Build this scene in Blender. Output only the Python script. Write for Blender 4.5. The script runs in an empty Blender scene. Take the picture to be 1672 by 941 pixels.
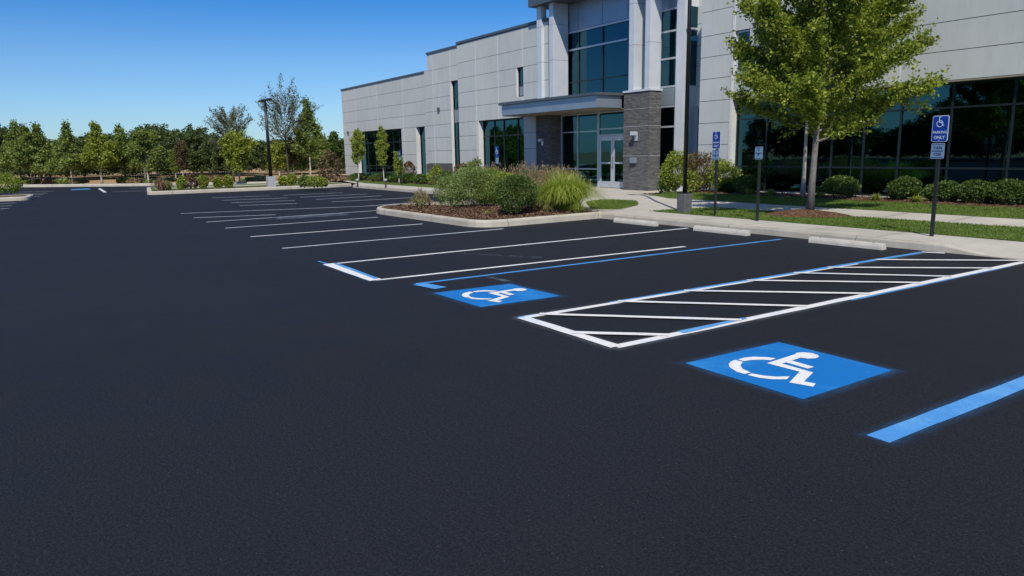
import bpy, bmesh, math, random
import numpy as np
from mathutils import Vector, Matrix
random.seed(7)
RNG = np.random.default_rng(11)
sc = bpy.context.scene
COL = sc.collection

# ------------------------------------------------------------------ camera
FPX, YAW, PITCH, ROLL = 1191.77, -0.98624763, 0.18398, -0.01645933
CAM = np.array([0.0, 0.0, 1.8])
def cam_axes():
    cy, sy, cp, sp = math.cos(YAW), math.sin(YAW), math.cos(PITCH), math.sin(PITCH)
    fwd = np.array([sy*cp, cy*cp, -sp]); right = np.array([cy, -sy, 0.0]); up = np.cross(right, fwd)
    cr, sr = math.cos(ROLL), math.sin(ROLL)
    return cr*right+sr*up, -sr*right+cr*up, fwd
AX = cam_axes()
def ray(px, py):
    r, u, f = AX
    return f*FPX+r*(px-836)+u*(470.5-py)
def G(px, py, z=0.0):            # survey of the photo: point of the level plane z
    d = ray(px, py); return CAM+d*((z-CAM[2])/d[2])
def V(px, py, Y):                # point of the vertical plane y = Y
    d = ray(px, py); return CAM+d*((Y-CAM[1])/d[1])
cd = bpy.data.cameras.new('camera'); cam = bpy.data.objects.new('camera', cd); COL.objects.link(cam)
cd.sensor_width = 36; cd.lens = FPX/1672*36; cd.clip_end = 2000; cd.clip_start = 0.05
r_, u_, f_ = AX
cam.matrix_world = Matrix(((r_[0], u_[0], -f_[0], CAM[0]), (r_[1], u_[1], -f_[1], CAM[1]), (r_[2], u_[2], -f_[2], CAM[2]), (0, 0, 0, 1)))
sc.camera = cam

# ------------------------------------------------------------------ materials
def hexlin(r, g, b):
    f = lambda c: (c/255/12.92 if c/255 <= .04045 else ((c/255+.055)/1.055)**2.4)
    return (f(r), f(g), f(b), 1)
class NM:
    def __init__(s, name):
        s.m = bpy.data.materials.new(name); s.m.use_nodes = True; s.t = s.m.node_tree; s.t.nodes.clear()
        s.out = s.n('ShaderNodeOutputMaterial')
    def n(s, t, **k):
        x = s.t.nodes.new(t)
        for a, b in k.items():
            setattr(x, a, b)
        return x
    def l(s, a, b): s.t.links.new(a, b)
    def coord(s, kind='Object'):
        if not hasattr(s, 'tc'): s.tc = s.n('ShaderNodeTexCoord')
        return s.tc.outputs[kind]
    def pos(s):
        if not hasattr(s, 'gm'): s.gm = s.n('ShaderNodeNewGeometry')
        return s.gm.outputs['Position']
    def noise(s, scale, detail=3, rough=.55, vec=None, scl=None):
        x = s.n('ShaderNodeTexNoise'); x.inputs['Scale'].default_value = scale; x.inputs['Detail'].default_value = detail
        x.inputs['Roughness'].default_value = rough
        v = vec or s.pos()
        if scl:
            mp = s.n('ShaderNodeMapping'); mp.inputs['Scale'].default_value = scl; s.l(v, mp.inputs['Vector']); v = mp.outputs[0]
        s.l(v, x.inputs['Vector']); return x.outputs['Fac']
    def ramp(s, fac, stops):
        x = s.n('ShaderNodeValToRGB'); e = x.color_ramp.elements
        e[0].position, e[0].color = stops[0][0], stops[0][1]; e[1].position, e[1].color = stops[-1][0], stops[-1][1]
        for p, c in stops[1:-1]:
            q = e.new(p); q.color = c
        s.l(fac, x.inputs[0]); return x.outputs[0]
    def mix(s, fac, a, b, mode='MIX'):
        x = s.n('ShaderNodeMix', data_type='RGBA', blend_type=mode)
        for i, v in ((0, fac), (6, a), (7, b)):
            if hasattr(v, 'links'): s.l(v, x.inputs[i])
            else: x.inputs[i].default_value = v
        return x.outputs[2]
    def math(s, op, a, b=0.0):
        x = s.n('ShaderNodeMath', operation=op)
        for i, v in ((0, a), (1, b)):
            if hasattr(v, 'links'): s.l(v, x.inputs[i])
            else: x.inputs[i].default_value = v
        return x.outputs[0]
    def bsdf(s, col, rough=.7, metal=0., spec=.5, bump=None, bs=.3, bd=.01):
        p = s.n('ShaderNodeBsdfPrincipled')
        for k, v in (('Base Color', col), ('Roughness', rough), ('Metallic', metal), ('Specular IOR Level', spec)):
            if hasattr(v, 'links'): s.l(v, p.inputs[k])
            else: p.inputs[k].default_value = v
        if bump is not None:
            b = s.n('ShaderNodeBump'); b.inputs['Strength'].default_value = bs; b.inputs['Distance'].default_value = bd
            s.l(bump, b.inputs['Height']); s.l(b.outputs[0], p.inputs['Normal'])
        s.l(p.outputs[0], s.out.inputs[0]); return p
def C4(r, g, b): return (r, g, b, 1)
def g4(v): return (v, v, v, 1)
def simple(name, col, rough=.6, metal=0., spec=.5, var=.12, scale=6, bs=.0):
    m = NM(name); n = m.noise(scale, 4)
    lo = tuple(c*(1-var) for c in col[:3])+(1,); hi = tuple(min(1, c*(1+var)) for c in col[:3])+(1,)
    c = m.ramp(n, [(.3, lo), (.7, hi)])
    m.bsdf(c, rough, metal, spec, n if bs else None, bs)
    return m.m

def mat_asphalt():
    m = NM('sealed asphalt')
    big = m.noise(.22, 4, .6); mid = m.noise(1.7, 5, .6); fine = m.noise(70, 4, .75); fine2 = m.noise(260, 2, .6)
    c = m.ramp(big, [(.3, C4(.0064, .0082, .0120)), (.7, C4(.0108, .0128, .0168))])
    c = m.mix(m.math('MULTIPLY', m.ramp(mid, [(.35, g4(0)), (.75, g4(1))]), .35), c, C4(.015, .017, .021))
    c = m.mix(m.ramp(fine, [(.46, g4(0)), (.70, g4(.95))]), c, C4(.033, .035, .040))
    # streaks left by the squeegee
    st = m.noise(1.0, 3, .6, scl=(.5, 9, 1))
    c = m.mix(m.math('MULTIPLY', m.ramp(st, [(.55, g4(0)), (.8, g4(1))]), .22), c, C4(.024, .028, .036))
    vo = m.n('ShaderNodeTexVoronoi', feature='F1'); vo.inputs['Scale'].default_value = 42; m.l(m.pos(), vo.inputs['Vector'])
    gate = m.n('ShaderNodeSeparateColor'); m.l(vo.outputs['Color'], gate.inputs[0])
    spk = m.math('MULTIPLY', m.math('LESS_THAN', vo.outputs['Distance'], .16), m.math('GREATER_THAN', gate.outputs[0], .965))
    c = m.mix(m.math('MULTIPLY', spk, .6), c, C4(.13, .13, .135)); gr = m.noise(38, 5, .85); c = m.mix(m.ramp(gr, [(.50, g4(0)), (.66, g4(.75))]), c, C4(.026, .028, .033)); c = m.mix(m.ramp(gr, [(.36, g4(.6)), (.47, g4(0))]), c, C4(.005, .006, .008))
    h = m.math('ADD', fine, m.math('MULTIPLY', fine2, .6))
    m.bsdf(c, m.ramp(mid, [(.3, g4(.66)), (.7, g4(.8))]), 0, .20, h, .8, .008)
    return m.m
def mat_paint(name, col, alt, amt=.35, scl=1.2):
    m = NM(name)
    n = m.noise(scl, 4, .6); fine = m.noise(85, 3, .7); w = m.noise(14, 5, .7)
    c = m.mix(m.ramp(n, [(.52, g4(0)), (.68, g4(amt))]), col, alt)
    c = m.mix(m.ramp(w, [(.56, g4(0)), (.78, g4(.45))]), c, C4(.08, .10, .14))
    c = m.mix(m.ramp(fine, [(.54, g4(0)), (.68, g4(.42))]), c, C4(.05, .06, .08))
    m.bsdf(c, .55, 0, .4, fine, .35, .004)
    return m.m
def mat_faded(name, col):
    m = NM(name); w = m.noise(3.0, 5, .7, scl=(3, .7, 1)); fine = m.noise(60, 2)
    a = m.math('MULTIPLY', m.ramp(w, [(.42, g4(0)), (.62, g4(.6))]), m.ramp(fine, [(.35, g4(.3)), (.6, g4(1))]))
    p = m.bsdf(col, .7); m.l(a, p.inputs['Alpha']); return m.m
def mat_concrete(name, a, b, scale=3, bs=.25):
    m = NM(name); n = m.noise(scale, 6, .65); f = m.noise(60, 3, .6); st = m.noise(.7, 3)
    c = m.ramp(n, [(.3, a), (.7, b)])
    c = m.mix(m.ramp(f, [(.45, g4(0)), (.75, g4(.35))]), c, tuple(x*.55 for x in a[:3])+(1,))
    c = m.mix(m.ramp(st, [(.5, g4(0)), (.75, g4(.25))]), c, tuple(x*.6 for x in a[:3])+(1,))
    m.bsdf(c, .85, 0, .25, f, bs, .005); return m.m
def mat_panel():
    m = NM('precast wall panel'); n = m.noise(.35, 4, .6); s2 = m.noise(2.2, 5, .65, scl=(1.6, 1.6, .3)); f = m.noise(140, 2)
    c = m.ramp(n, [(.3, C4(.52, .545, .515)), (.7, C4(.60, .62, .585))])
    c = m.mix(m.math('MULTIPLY', m.ramp(s2, [(.45, g4(0)), (.72, g4(1))]), .5), c, C4(.44, .465, .45))
    c = m.mix(m.ramp(f, [(.4, g4(0)), (.8, g4(.2))]), c, C4(.42, .43, .41))
    g = m.n('ShaderNodeNewGeometry'); 
    c = m.mix(m.math('MULTIPLY', g.outputs['Random Per Island'], .22), c, C4(.46, .485, .48))
    m.bsdf(c, .8, 0, .3, f, .15, .003); return m.m
def mat_brick():
    m = NM('split face stone'); sx = m.n('ShaderNodeSeparateXYZ'); m.l(m.pos(), sx.inputs[0])
    cb = m.n('ShaderNodeCombineXYZ'); m.l(m.math('ADD', sx.outputs[0], sx.outputs[1]), cb.inputs[0]); m.l(sx.outputs[2], cb.inputs[1])
    b = m.n('ShaderNodeTexBrick'); m.l(cb.outputs[0], b.inputs['Vector'])
    b.inputs['Scale'].default_value = 1; b.inputs['Brick Width'].default_value = .21; b.inputs['Row Height'].default_value = .058
    b.inputs['Mortar Size'].default_value = .006; b.inputs['Mortar Smooth'].default_value = .3; b.inputs['Bias'].default_value = -.1
    b.inputs['Color1'].default_value = C4(.085, .087, .09); b.inputs['Color2'].default_value = C4(.20, .20, .195); b.inputs['Mortar'].default_value = C4(.06, .06, .06)
    n = m.noise(25, 4, .7); c = m.mix(m.ramp(n, [(.35, g4(0)), (.7, g4(.5))]), b.outputs['Color'], C4(.19, .185, .18))
    h = m.math('ADD', m.math('MULTIPLY', b.outputs['Fac'], -1.2), m.math('MULTIPLY', n, .8))
    m.bsdf(c, .9, 0, .2, h, .9, .02); return m.m
def mat_leaf(name, cols, trans=.35, rough=.5):
    m = NM(name); g = m.n('ShaderNodeNewGeometry'); m.gm = g
    c = m.ramp(g.outputs['Random Per Island'], [(i/(len(cols)-1), C4(*k)) for i, k in enumerate(cols)])
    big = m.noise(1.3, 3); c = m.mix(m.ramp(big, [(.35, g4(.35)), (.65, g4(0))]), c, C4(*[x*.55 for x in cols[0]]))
    p = m.bsdf(c, rough, 0, .35)
    t = m.n('ShaderNodeBsdfTranslucent'); hs = m.mix(1.0, c, C4(1.0, 1.0, .45), 'MULTIPLY'); m.l(hs, t.inputs[0])
    mx = m.n('ShaderNodeMixShader'); mx.inputs[0].default_value = trans
    m.l(p.outputs[0], mx.inputs[1]); m.l(t.outputs[0], mx.inputs[2]); m.l(mx.outputs[0], m.out.inputs[0]); return m.m
def mat_glass():
    m = NM('tinted glass'); wav = m.noise(.9, 2)
    gl = m.n('ShaderNodeBsdfGlossy'); gl.inputs['Color'].default_value = C4(.30, .80, .98); gl.inputs['Roughness'].default_value = .015
    b = m.n('ShaderNodeBump'); b.inputs['Strength'].default_value = .04; b.inputs['Distance'].default_value = .02; m.l(wav, b.inputs['Height']); m.l(b.outputs[0], gl.inputs['Normal'])
    tr = m.n('ShaderNodeBsdfTransparent'); tr.inputs[0].default_value = C4(.045, .10, .115)
    fr = m.n('ShaderNodeFresnel'); fr.inputs['IOR'].default_value = 1.6
    fac = m.math('ADD', m.math('MULTIPLY', fr.outputs[0], 1.0), .07)
    mx = m.n('ShaderNodeMixShader'); m.l(fac, mx.inputs[0]); m.l(tr.outputs[0], mx.inputs[1]); m.l(gl.outputs[0], mx.inputs[2])
    m.l(mx.outputs[0], m.out.inputs[0]); return m.m
def mat_lawn():
    m = NM('lawn soil'); n = m.noise(1.4, 5, .7); f = m.noise(45, 3, .7)
    c = m.ramp(n, [(.3, C4(.085, .14, .022)), (.7, C4(.14, .20, .04))]); c = m.mix(m.ramp(f, [(.35, g4(0)), (.7, g4(.7))]), c, C4(.022, .045, .01))
    m.bsdf(c, .9, 0, .1, f, .8, .03); return m.m
def mat_mulch():
    m = NM('bark mulch'); v = m.n('ShaderNodeTexVoronoi'); v.inputs['Scale'].default_value = 26; m.l(m.pos(), v.inputs['Vector'])
    s = m.n('ShaderNodeSeparateColor'); m.l(v.outputs['Color'], s.inputs[0])
    c = m.ramp(s.outputs[0], [(0, C4(.05, .026, .015)), (.6, C4(.13, .068, .04)), (1, C4(.24, .15, .09))])
    m.bsdf(c, .95, 0, .1, v.outputs['Distance'], .9, .03); return m.m
def mat_field():
    m = NM('field'); n = m.noise(.12, 4, .6); f = m.noise(9, 4, .7)
    c = m.ramp(n, [(.30, C4(.22, .20, .07)), (.48, C4(.42, .28, .15)), (.8, C4(.46, .31, .17))])
    c = m.mix(m.ramp(f, [(.4, g4(0)), (.7, g4(.5))]), c, C4(.11, .10, .04))
    m.bsdf(c, .95, 0, .1, f, .6, .05); return m.m
def mat_bark(name, a, b):
    m = NM(name); n = m.noise(16, 5, .7, scl=(1, 1, .25)); c = m.ramp(n, [(.3, a), (.7, b)]); m.bsdf(c, .9, 0, .2, n, .8, .01); return m.m

M = dict(
 asphalt=mat_asphalt(), white=mat_paint('white paint', C4(.84, .83, .78), C4(.50, .66, .82), .5, 1.0),
 blue=mat_paint('blue line paint', C4(.075, .31, .68), C4(.19, .47, .78), .7, 1.1),
 square=mat_paint('blue square paint', C4(.002, .175, .52), C4(.03, .26, .62), .8, 1.6),
 symbol=mat_paint('symbol paint', C4(.86, .85, .81), C4(.78, .80, .82), .2),
 faded=mat_faded('worn paint', C4(.30, .38, .46)), pale=mat_paint('thin white paint', C4(.62, .67, .68), C4(.38, .46, .54), .7, .9),
 curb=mat_concrete('curb concrete', C4(.42, .39, .31), C4(.55, .51, .42), 2.5), walk=mat_concrete('walk concrete', C4(.42, .395, .33), C4(.54, .51, .435), 1.2),
 stop=mat_concrete('wheel stop concrete', C4(.50, .47, .40), C4(.64, .60, .52), 5), pad=mat_concrete('footing concrete', C4(.36, .37, .38), C4(.46, .46, .46), 7),
 panel=mat_panel(), joint=simple('sealant', C4(.70, .70, .66), .8), shadowjoint=simple('joint shadow', C4(.12, .13, .13), .9), padd=mat_concrete('dark footing', C4(.09, .095, .10), C4(.15, .15, .155), 7), brick=mat_brick(), cap=simple('coping metal', C4(.10, .125, .15), .45, .3),
 silver=simple('silver cladding', C4(.66, .69, .72), .38, .2, var=.06, scale=1.5), bluemetal=simple('brushed fascia', C4(.33, .39, .47), .35, .55, var=.08, scale=1.2),
 frame=simple('aluminium frame', C4(.58, .62, .66), .35, .4, var=.05), dframe=simple('dark frame', C4(.02, .03, .035), .35, .3),
 spandrel=simple('spandrel', C4(.22, .27, .31), .3, .1, var=.06, scale=1), soffit=simple('soffit', C4(.28, .25, .19), .6),
 glass=mat_glass(), inner=simple('interior grey', C4(.03, .034, .036), .8), icol=simple('interior column', C4(.55, .62, .62), .7), rev=mat_concrete('light reveal', C4(.62, .62, .60), C4(.74, .73, .70), 3, .1),
 lawn=mat_lawn(), mulch=mat_mulch(), field=mat_field(), black=simple('black powder coat', C4(.012, .013, .015), .4, .2), signpost=simple('post paint', C4(.015, .018, .016), .5),
 signblue=simple('sign blue', C4(.005, .045, .32), .4, var=.08), signwhite=simple('sign white', C4(.62, .72, .80), .45, var=.08), signpale=simple('sign pale', C4(.20, .32, .46), .45, var=.1), ink=simple('sign ink', C4(.01, .04, .12), .5),
 grassblade=mat_leaf('grass blade', [(.11, .19, .025), (.17, .26, .045), (.25, .32, .08)], .4, .6),
 chip=mat_leaf('mulch chip', [(.05, .026, .016), (.13, .068, .04), (.28, .18, .11)], .0, .9),
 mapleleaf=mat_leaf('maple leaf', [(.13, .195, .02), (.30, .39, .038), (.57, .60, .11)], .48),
 lime=mat_leaf('lime leaf', [(.20, .28, .04), (.32, .38, .06), (.44, .48, .10)], .4),
 darkleaf=mat_leaf('dark leaf', [(.055, .105, .022), (.10, .17, .035), (.19, .27, .06)], .4),
 woodleaf=mat_leaf('wood leaf', [(.13, .19, .045), (.24, .31, .07), (.38, .45, .11)], .45),
 yellowleaf=mat_leaf('yellow green leaf', [(.20, .25, .03), (.31, .36, .045), (.42, .46, .08)], .4),
 forestleaf=mat_leaf('forest leaf', [(.055, .085, .028), (.10, .145, .042), (.17, .22, .065)], .35),
 greyleaf=mat_leaf('sparse leaf', [(.11, .12, .06), (.17, .18, .09), (.24, .24, .13)], .3),
 sage=mat_leaf('sage leaf', [(.13, .20, .05), (.23, .31, .08), (.36, .43, .15)], .35),
 redleaf=mat_leaf('reddish leaf', [(.10, .06, .03), (.19, .11, .065), (.16, .18, .06)], .3),
 straw=mat_leaf('straw blade', [(.22, .22, .06), (.36, .34, .14), (.48, .42, .24)], .3), fountain=mat_leaf('fountain blade', [(.20, .31, .03), (.38, .47, .06), (.60, .62, .16)], .4),
 pinkblade=mat_leaf('seedhead blade', [(.30, .19, .13), (.42, .27, .19), (.28, .28, .12)], .3),
 bark=mat_bark('grey bark', C4(.12, .11, .10), C4(.26, .24, .22)), palebark=mat_bark('pale bark', C4(.38, .34, .28), C4(.55, .50, .43)), darkbark=mat_bark('dark bark', C4(.05, .04, .035), C4(.12, .10, .08)),
)

# ------------------------------------------------------------------ mesh helpers
def fast_mesh(name, verts, faces_flat, k, mat, parent=None, smooth=False):
    me = bpy.data.meshes.new(name); nv, nf = len(verts), len(faces_flat)//k
    me.vertices.add(nv); me.vertices.foreach_set('co', np.asarray(verts, np.float32).ravel())
    me.loops.add(nf*k); me.loops.foreach_set('vertex_index', np.asarray(faces_flat, np.int32).ravel())
    me.polygons.add(nf); me.polygons.foreach_set('loop_start', np.arange(0, nf*k, k, dtype=np.int32))
    me.update(calc_edges=True); me.validate()
    me.materials.append(mat)
    o = bpy.data.objects.new(name, me); COL.objects.link(o)
    if parent: o.parent = parent
    return o
class MB:
    def __init__(s): s.v = []; s.f = []
    def quad(s, *p):
        n = len(s.v); s.v += [tuple(map(float, q)) for q in p]; s.f.append(tuple(range(n, n+len(p)))); return s
    def box(s, x0, x1, y0, y1, z0, z1):
        if x0 > x1: x0, x1 = x1, x0
        n = len(s.v); s.v += [(x, y, z) for z in (z0, z1) for x, y in ((x0, y0), (x1, y0), (x1, y1), (x0, y1))]
        s.f += [tuple(n+i for i in q) for q in ((3, 2, 1, 0), (4, 5, 6, 7), (0, 1, 5, 4), (1, 2, 6, 5), (2, 3, 7, 6), (3, 0, 4, 7))]; return s
    def prism(s, poly, z0, z1, top=None):
        n = len(s.v); k = len(poly); top = top or poly
        s.v += [(p[0], p[1], z0) for p in poly]+[(p[0], p[1], z1) for p in top]
        s.f.append(tuple(n+i for i in reversed(range(k)))); s.f.append(tuple(n+k+i for i in range(k)))
        s.f += [(n+i, n+(i+1) % k, n+k+(i+1) % k, n+k+i) for i in range(k)]; return s
    def tube(s, pts, rad, k=6, cap=True):
        pts = [np.array(p, float) for p in pts]; n0 = len(s.v)
        for i, p in enumerate(pts):
            d = pts[min(i+1, len(pts)-1)]-pts[max(i-1, 0)]; d = d/(np.linalg.norm(d)+1e-9)
            a = np.cross(d, (0, 0, 1) if abs(d[2]) < .9 else (1, 0, 0)); a /= np.linalg.norm(a); b = np.cross(d, a)
            for j in range(k):
                t = 2*math.pi*j/k; s.v.append(tuple(p+(a*math.cos(t)+b*math.sin(t))*rad[i]))
        for i in range(len(pts)-1):
            for j in range(k):
                s.f.append((n0+i*k+j, n0+i*k+(j+1) % k, n0+(i+1)*k+(j+1) % k, n0+(i+1)*k+j))
        if cap: s.f.append(tuple(n0+j for j in reversed(range(k)))); s.f.append(tuple(n0+(len(pts)-1)*k+j for j in range(k)))
        return s
    def build(s, name, mat, parent=None, smooth=False, bevel=0):
        me = bpy.data.meshes.new(name); me.from_pydata(s.v, [], s.f); me.update(); me.materials.append(mat)
        if bevel:
            bm = bmesh.new(); bm.from_mesh(me); bmesh.ops.remove_doubles(bm, verts=bm.verts, dist=1e-5)
            bmesh.ops.bevel(bm, geom=[e for e in bm.edges if len(e.link_faces) == 2 and e.calc_face_angle(0) > .5], offset=bevel, segments=2, affect='EDGES', profile=.6)
            bm.to_mesh(me); bm.free()
        if smooth:
            me.polygons.foreach_set('use_smooth', [True]*len(me.polygons))
        o = bpy.data.objects.new(name, me); COL.objects.link(o)
        if parent: o.parent = parent
        return o
def tag(o, label=None, cat=None, group=None, kind=None):
    if label: o['label'] = label
    if cat: o['category'] = cat
    if group: o['group'] = group
    if kind: o['kind'] = kind
    return o
def thing(name, label, cat, loc=(0, 0, 0), group=None, rz=0):
    o = bpy.data.objects.new(name, None); COL.objects.link(o); o.location = [float(v) for v in loc]; o.rotation_euler = (0, 0, rz); o.empty_display_size = .1
    return tag(o, label, cat, group)
def children(o): return [c for c in bpy.data.objects if c.parent == o]
def copy_tree(o, parent=None):
    c = o.copy(); COL.objects.link(c)
    if parent is not None: c.parent = parent
    for ch in children(o): copy_tree(ch, c)
    return c
def struct(o, label=None, cat=None): o['kind'] = 'structure'; return o

# ------------------------------------------------------------------ vegetation generators
def leaf_quads(cen, ln, wd, axis=None, spread=1.0, rng=RNG):
    n = len(cen); a = rng.normal(size=(n, 3))
    if axis is not None: a = axis+a*spread
    a /= np.linalg.norm(a, axis=1)[:, None]+1e-9
    b = np.cross(a, rng.normal(size=(n, 3))); b /= np.linalg.norm(b, axis=1)[:, None]+1e-9
    s = (.5+1.0*rng.random((n, 1)))
    L = a*ln*s*.5; W = b*wd*s*.5
    v = np.stack([cen-L, cen-L*.1+W, cen+L, cen-L*.1-W], 1).reshape(-1, 3)
    return v
def add_leaves(name, v, mat, parent=None):
    return fast_mesh(name, v, np.arange(len(v)), 4, mat, parent)
def gen_tree(seed, H, cb, R, nl, e0, e1, prof, tr, leaf, twigs=7, lpt=16, lean=0., droop=0., jit=.05, s0=.22, lj=(.72, 1.18), fol=.75):
    rng = np.random.default_rng(seed); mb = MB(); lim = MB(); cen = []; axs = []
    ph = rng.random(4)*6
    def trunk_at(z): t = z/H; return np.array([lean*t+jit*math.sin(3*t+ph[0])*t, jit*math.sin(4*t+ph[1])*t, z])
    zs = np.linspace(0, H*.96, 10)
    rad = [tr*(1.35 if i == 0 else 1)*(1-.9*z/H)+.006 for i, z in enumerate(zs)]
    mb.tube([trunk_at(z) for z in zs], rad, 8)
    for i in range(nl):
        t = (i+.5)/nl; z = cb+(H*.97-cb)*t**.95; az = i*2.39996+rng.normal()*.35; e = e0+(e1-e0)*t+rng.normal()*.10
        L = max(.15, R*prof(t)*rng.uniform(*lj))/max(.35, math.cos(e))
        d = np.array([math.cos(az)*math.cos(e), math.sin(az)*math.cos(e), math.sin(e)]); p = trunk_at(z); pts = [p]
        cur = rng.normal(size=3)*.12+np.array([0, 0, .10-droop])
        for s in range(6):
            dd = d+cur*(s+1)/3; dd /= np.linalg.norm(dd); p = p+dd*L/6; pts.append(p)
        r0 = max(.008, tr*.42*(1-t)*(.6+.4*L/R)); lim.tube(pts, [r0*(1-.85*k/6)+.003 for k in range(7)], 5)
        P = np.array(pts)
        nt = max(3, int(twigs*L/ max(R, .1)*3))
        for k in range(nt):
            s = s0+(1-s0)*(k+rng.random())/nt; q = s*6; a = min(5, int(q)); base = P[a]+(P[a+1]-P[a])*(q-a)
            ld = P[a+1]-P[a]; ld = ld/np.linalg.norm(ld); td = ld*fol+rng.normal(size=3)*(.9-fol*.47)+np.array([0, 0, .18]); td /= np.linalg.norm(td)
            tl = R*(.10+.26*(1-s*.6))*rng.uniform(.6, 1.3)*(.3+.7*min(1, prof(t)))
            lim.tube([base, base+td*tl*.5, base+td*tl], [r0*.22+.002, r0*.12+.0015, .001], 3, cap=False)
            m = max(4, int(lpt*rng.uniform(.5, 1.5))); u = rng.uniform(.1, 1.08, (m, 1))
            c = base+td*tl*u+rng.normal(size=(m, 3))*leaf*.75; cen.append(c); axs.append(np.repeat(td[None]+np.array([[0, 0, -.25]]), m, 0))
    cen = np.concatenate(cen); axs = np.concatenate(axs)
    lv = leaf_quads(cen, leaf, leaf*.62, axs, .8, rng)
    return mb, lim, lv
def put_tree(name, label, loc, g, leafmat, barkmat, group=None, rz=0, cat='tree'):
    t = thing(name, label, cat, loc, group, rz); mb, lim, lv = g
    mb.build('trunk', barkmat, t, smooth=True); cr = add_leaves('crown', lv, leafmat, t); lim.build('branch', barkmat, t)
    return t
def gen_bush(seed, w, h, leaf, n, lump=.25, shell=.55, dome=True):
    rng = np.random.default_rng(seed); d = rng.normal(size=(n, 3)); d /= np.linalg.norm(d, axis=1)[:, None]; d[:, 2] = np.where(d[:, 2] < -.75, -d[:, 2], d[:, 2])
    lobes = rng.normal(size=(9, 3)); lobes /= np.linalg.norm(lobes, axis=1)[:, None]
    k = 1+lump*(np.max(d@lobes.T, axis=1)-.72)*2+rng.normal(size=n)*.05
    r = k*(shell+(1-shell)*rng.random(n)**.5)
    c = d*r[:, None]*np.array([w/2, w/2, h*.52])+np.array([0, 0, h*.47]); lo = c[:, 2] < h*.3; c[lo, :2] *= .9; c[:, 2] = np.maximum(c[:, 2], leaf*.3+rng.random(n)*.05)
    return leaf_quads(c, leaf, leaf*.62, d, .9, rng)
def put_bush(label, loc, w, h, leaf, n, mat, seed, name='shrub', group=None, cat='shrub', **k):
    t = thing(name, label, cat, loc, group)
    add_leaves('foliage', gen_bush(seed, w, h, leaf, n, **k), mat, t)
    mb = MB(); rng = np.random.default_rng(seed)
    for i in range(9):
        a = rng.random()*6.28; mb.tube([(0, 0, -.03), (math.cos(a)*w*.14, math.sin(a)*w*.14, h*.35), (math.cos(a)*w*.32, math.sin(a)*w*.32, h*.72)], [.014, .009, .003], 4)
    mb.build('stem', M['darkbark'], t)
    return t
def gen_tuft(seed, w, h, n, bw=.008, arch=1.0, seg=4):
    rng = np.random.default_rng(seed); V_ = []
    F_ = []
    for i in range(n):
        a = rng.random()*6.283; r0 = w*.15*rng.random()**.5; out = w*.5*rng.uniform(.15, 1.0); hh = h*rng.uniform(.55, 1.05)
        ca, sa = math.cos(a), math.sin(a); b0 = rng.random()*6.28; base = np.array([math.cos(b0)*r0, math.sin(b0)*r0, 0.])
        side = np.array([-sa, ca, 0.]); n0 = len(V_)
        for s in range(seg+1):
            u = s/seg; z = hh*(u*(1+1.0*arch*(out/(w*.5)))-1.85*arch*(out/(w*.5))*u*u); p = base+np.array([ca, sa, 0.])*out*u**1.15+np.array([0, 0, z]); ww = bw*(1-.9*u)
            V_.append(p-side*ww); V_.append(p+side*ww)
        for s in range(seg): F_ += [n0+2*s, n0+2*s+1, n0+2*s+3, n0+2*s+2]
    return np.array(V_), np.array(F_)
def put_tuft(label, loc, w, h, n, mat, seed, name='ornamental_grass', group=None, bw=.008, arch=1., head=None, cat='ornamental grass'):
    t = thing(name, label, cat, loc, group); v, f = gen_tuft(seed, w, h, n, bw, arch); fast_mesh('blades', v, f, 4, mat, t)
    if head:
        rng = np.random.default_rng(seed+1); tips = v.reshape(n, -1, 3)[:, -1][rng.random(n) < .22]
        c = np.repeat(tips, 9, 0)+rng.normal(size=(len(tips)*9, 3))*np.array([.012, .012, .05]); add_leaves('seed_head', leaf_quads(c, .06, .02, np.tile([[0, 0, 1.]], (len(c), 1)), .35, rng), head, t)
    return t
def in_poly(P, poly):
    x, y = P[:, 0], P[:, 1]; r = np.zeros(len(P), bool); j = len(poly)-1
    for i in range(len(poly)):
        xi, yi = poly[i][:2]; xj, yj = poly[j][:2]
        c = ((yi > y) != (yj > y)) & (x < (xj-xi)*(y-yi)/((yj-yi)+1e-12)+xi); r ^= c; j = i
    return r

# ------------------------------------------------------------------ levels
def smooth(t): t = np.clip(t, 0, 1); return t*t*(3-2*t)
def gz(x, y): return .15+.15*smooth((np.asarray(y, float)-16.9)/2.8)*smooth((np.asarray(x, float)+20.5)/2.5)
def rounded(poly, r, seg=6):     # rounded corners of a polygon
    out = []; n = len(poly)
    for i in range(n):
        p = np.array(poly[i][:2], float); a = np.array(poly[i-1][:2], float); b = np.array(poly[(i+1) % n][:2], float); rr = r[i] if isinstance(r, (list, tuple)) else r
        if rr <= 0: out.append(tuple(p)); continue
        da = (a-p)/np.linalg.norm(a-p); db = (b-p)/np.linalg.norm(b-p); A = p+da*rr; B = p+db*rr
        for k in range(seg+1):
            t = k/seg; out.append(tuple((1-t)**2*A+2*t*(1-t)*p+t*t*B))
    return out
def inset(poly, d):
    out = []; n = len(poly); P = [np.array(p[:2], float) for p in poly]
    area = sum(P[i][0]*P[(i+1) % n][1]-P[(i+1) % n][0]*P[i][1] for i in range(n)); s = 1 if area > 0 else -1
    for i in range(n):
        a = P[i]-P[i-1]; b = P[(i+1) % n]-P[i]; a /= np.linalg.norm(a)+1e-9; b /= np.linalg.norm(b)+1e-9
        na = s*np.array([-a[1], a[0]]); nb = s*np.array([-b[1], b[0]]); m = na+nb; m /= max(.3, np.dot(m, m)**.5); c = max(.4, float(np.dot(m, na)))
        out.append(tuple(P[i]+m*d/c))
    return out
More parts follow.
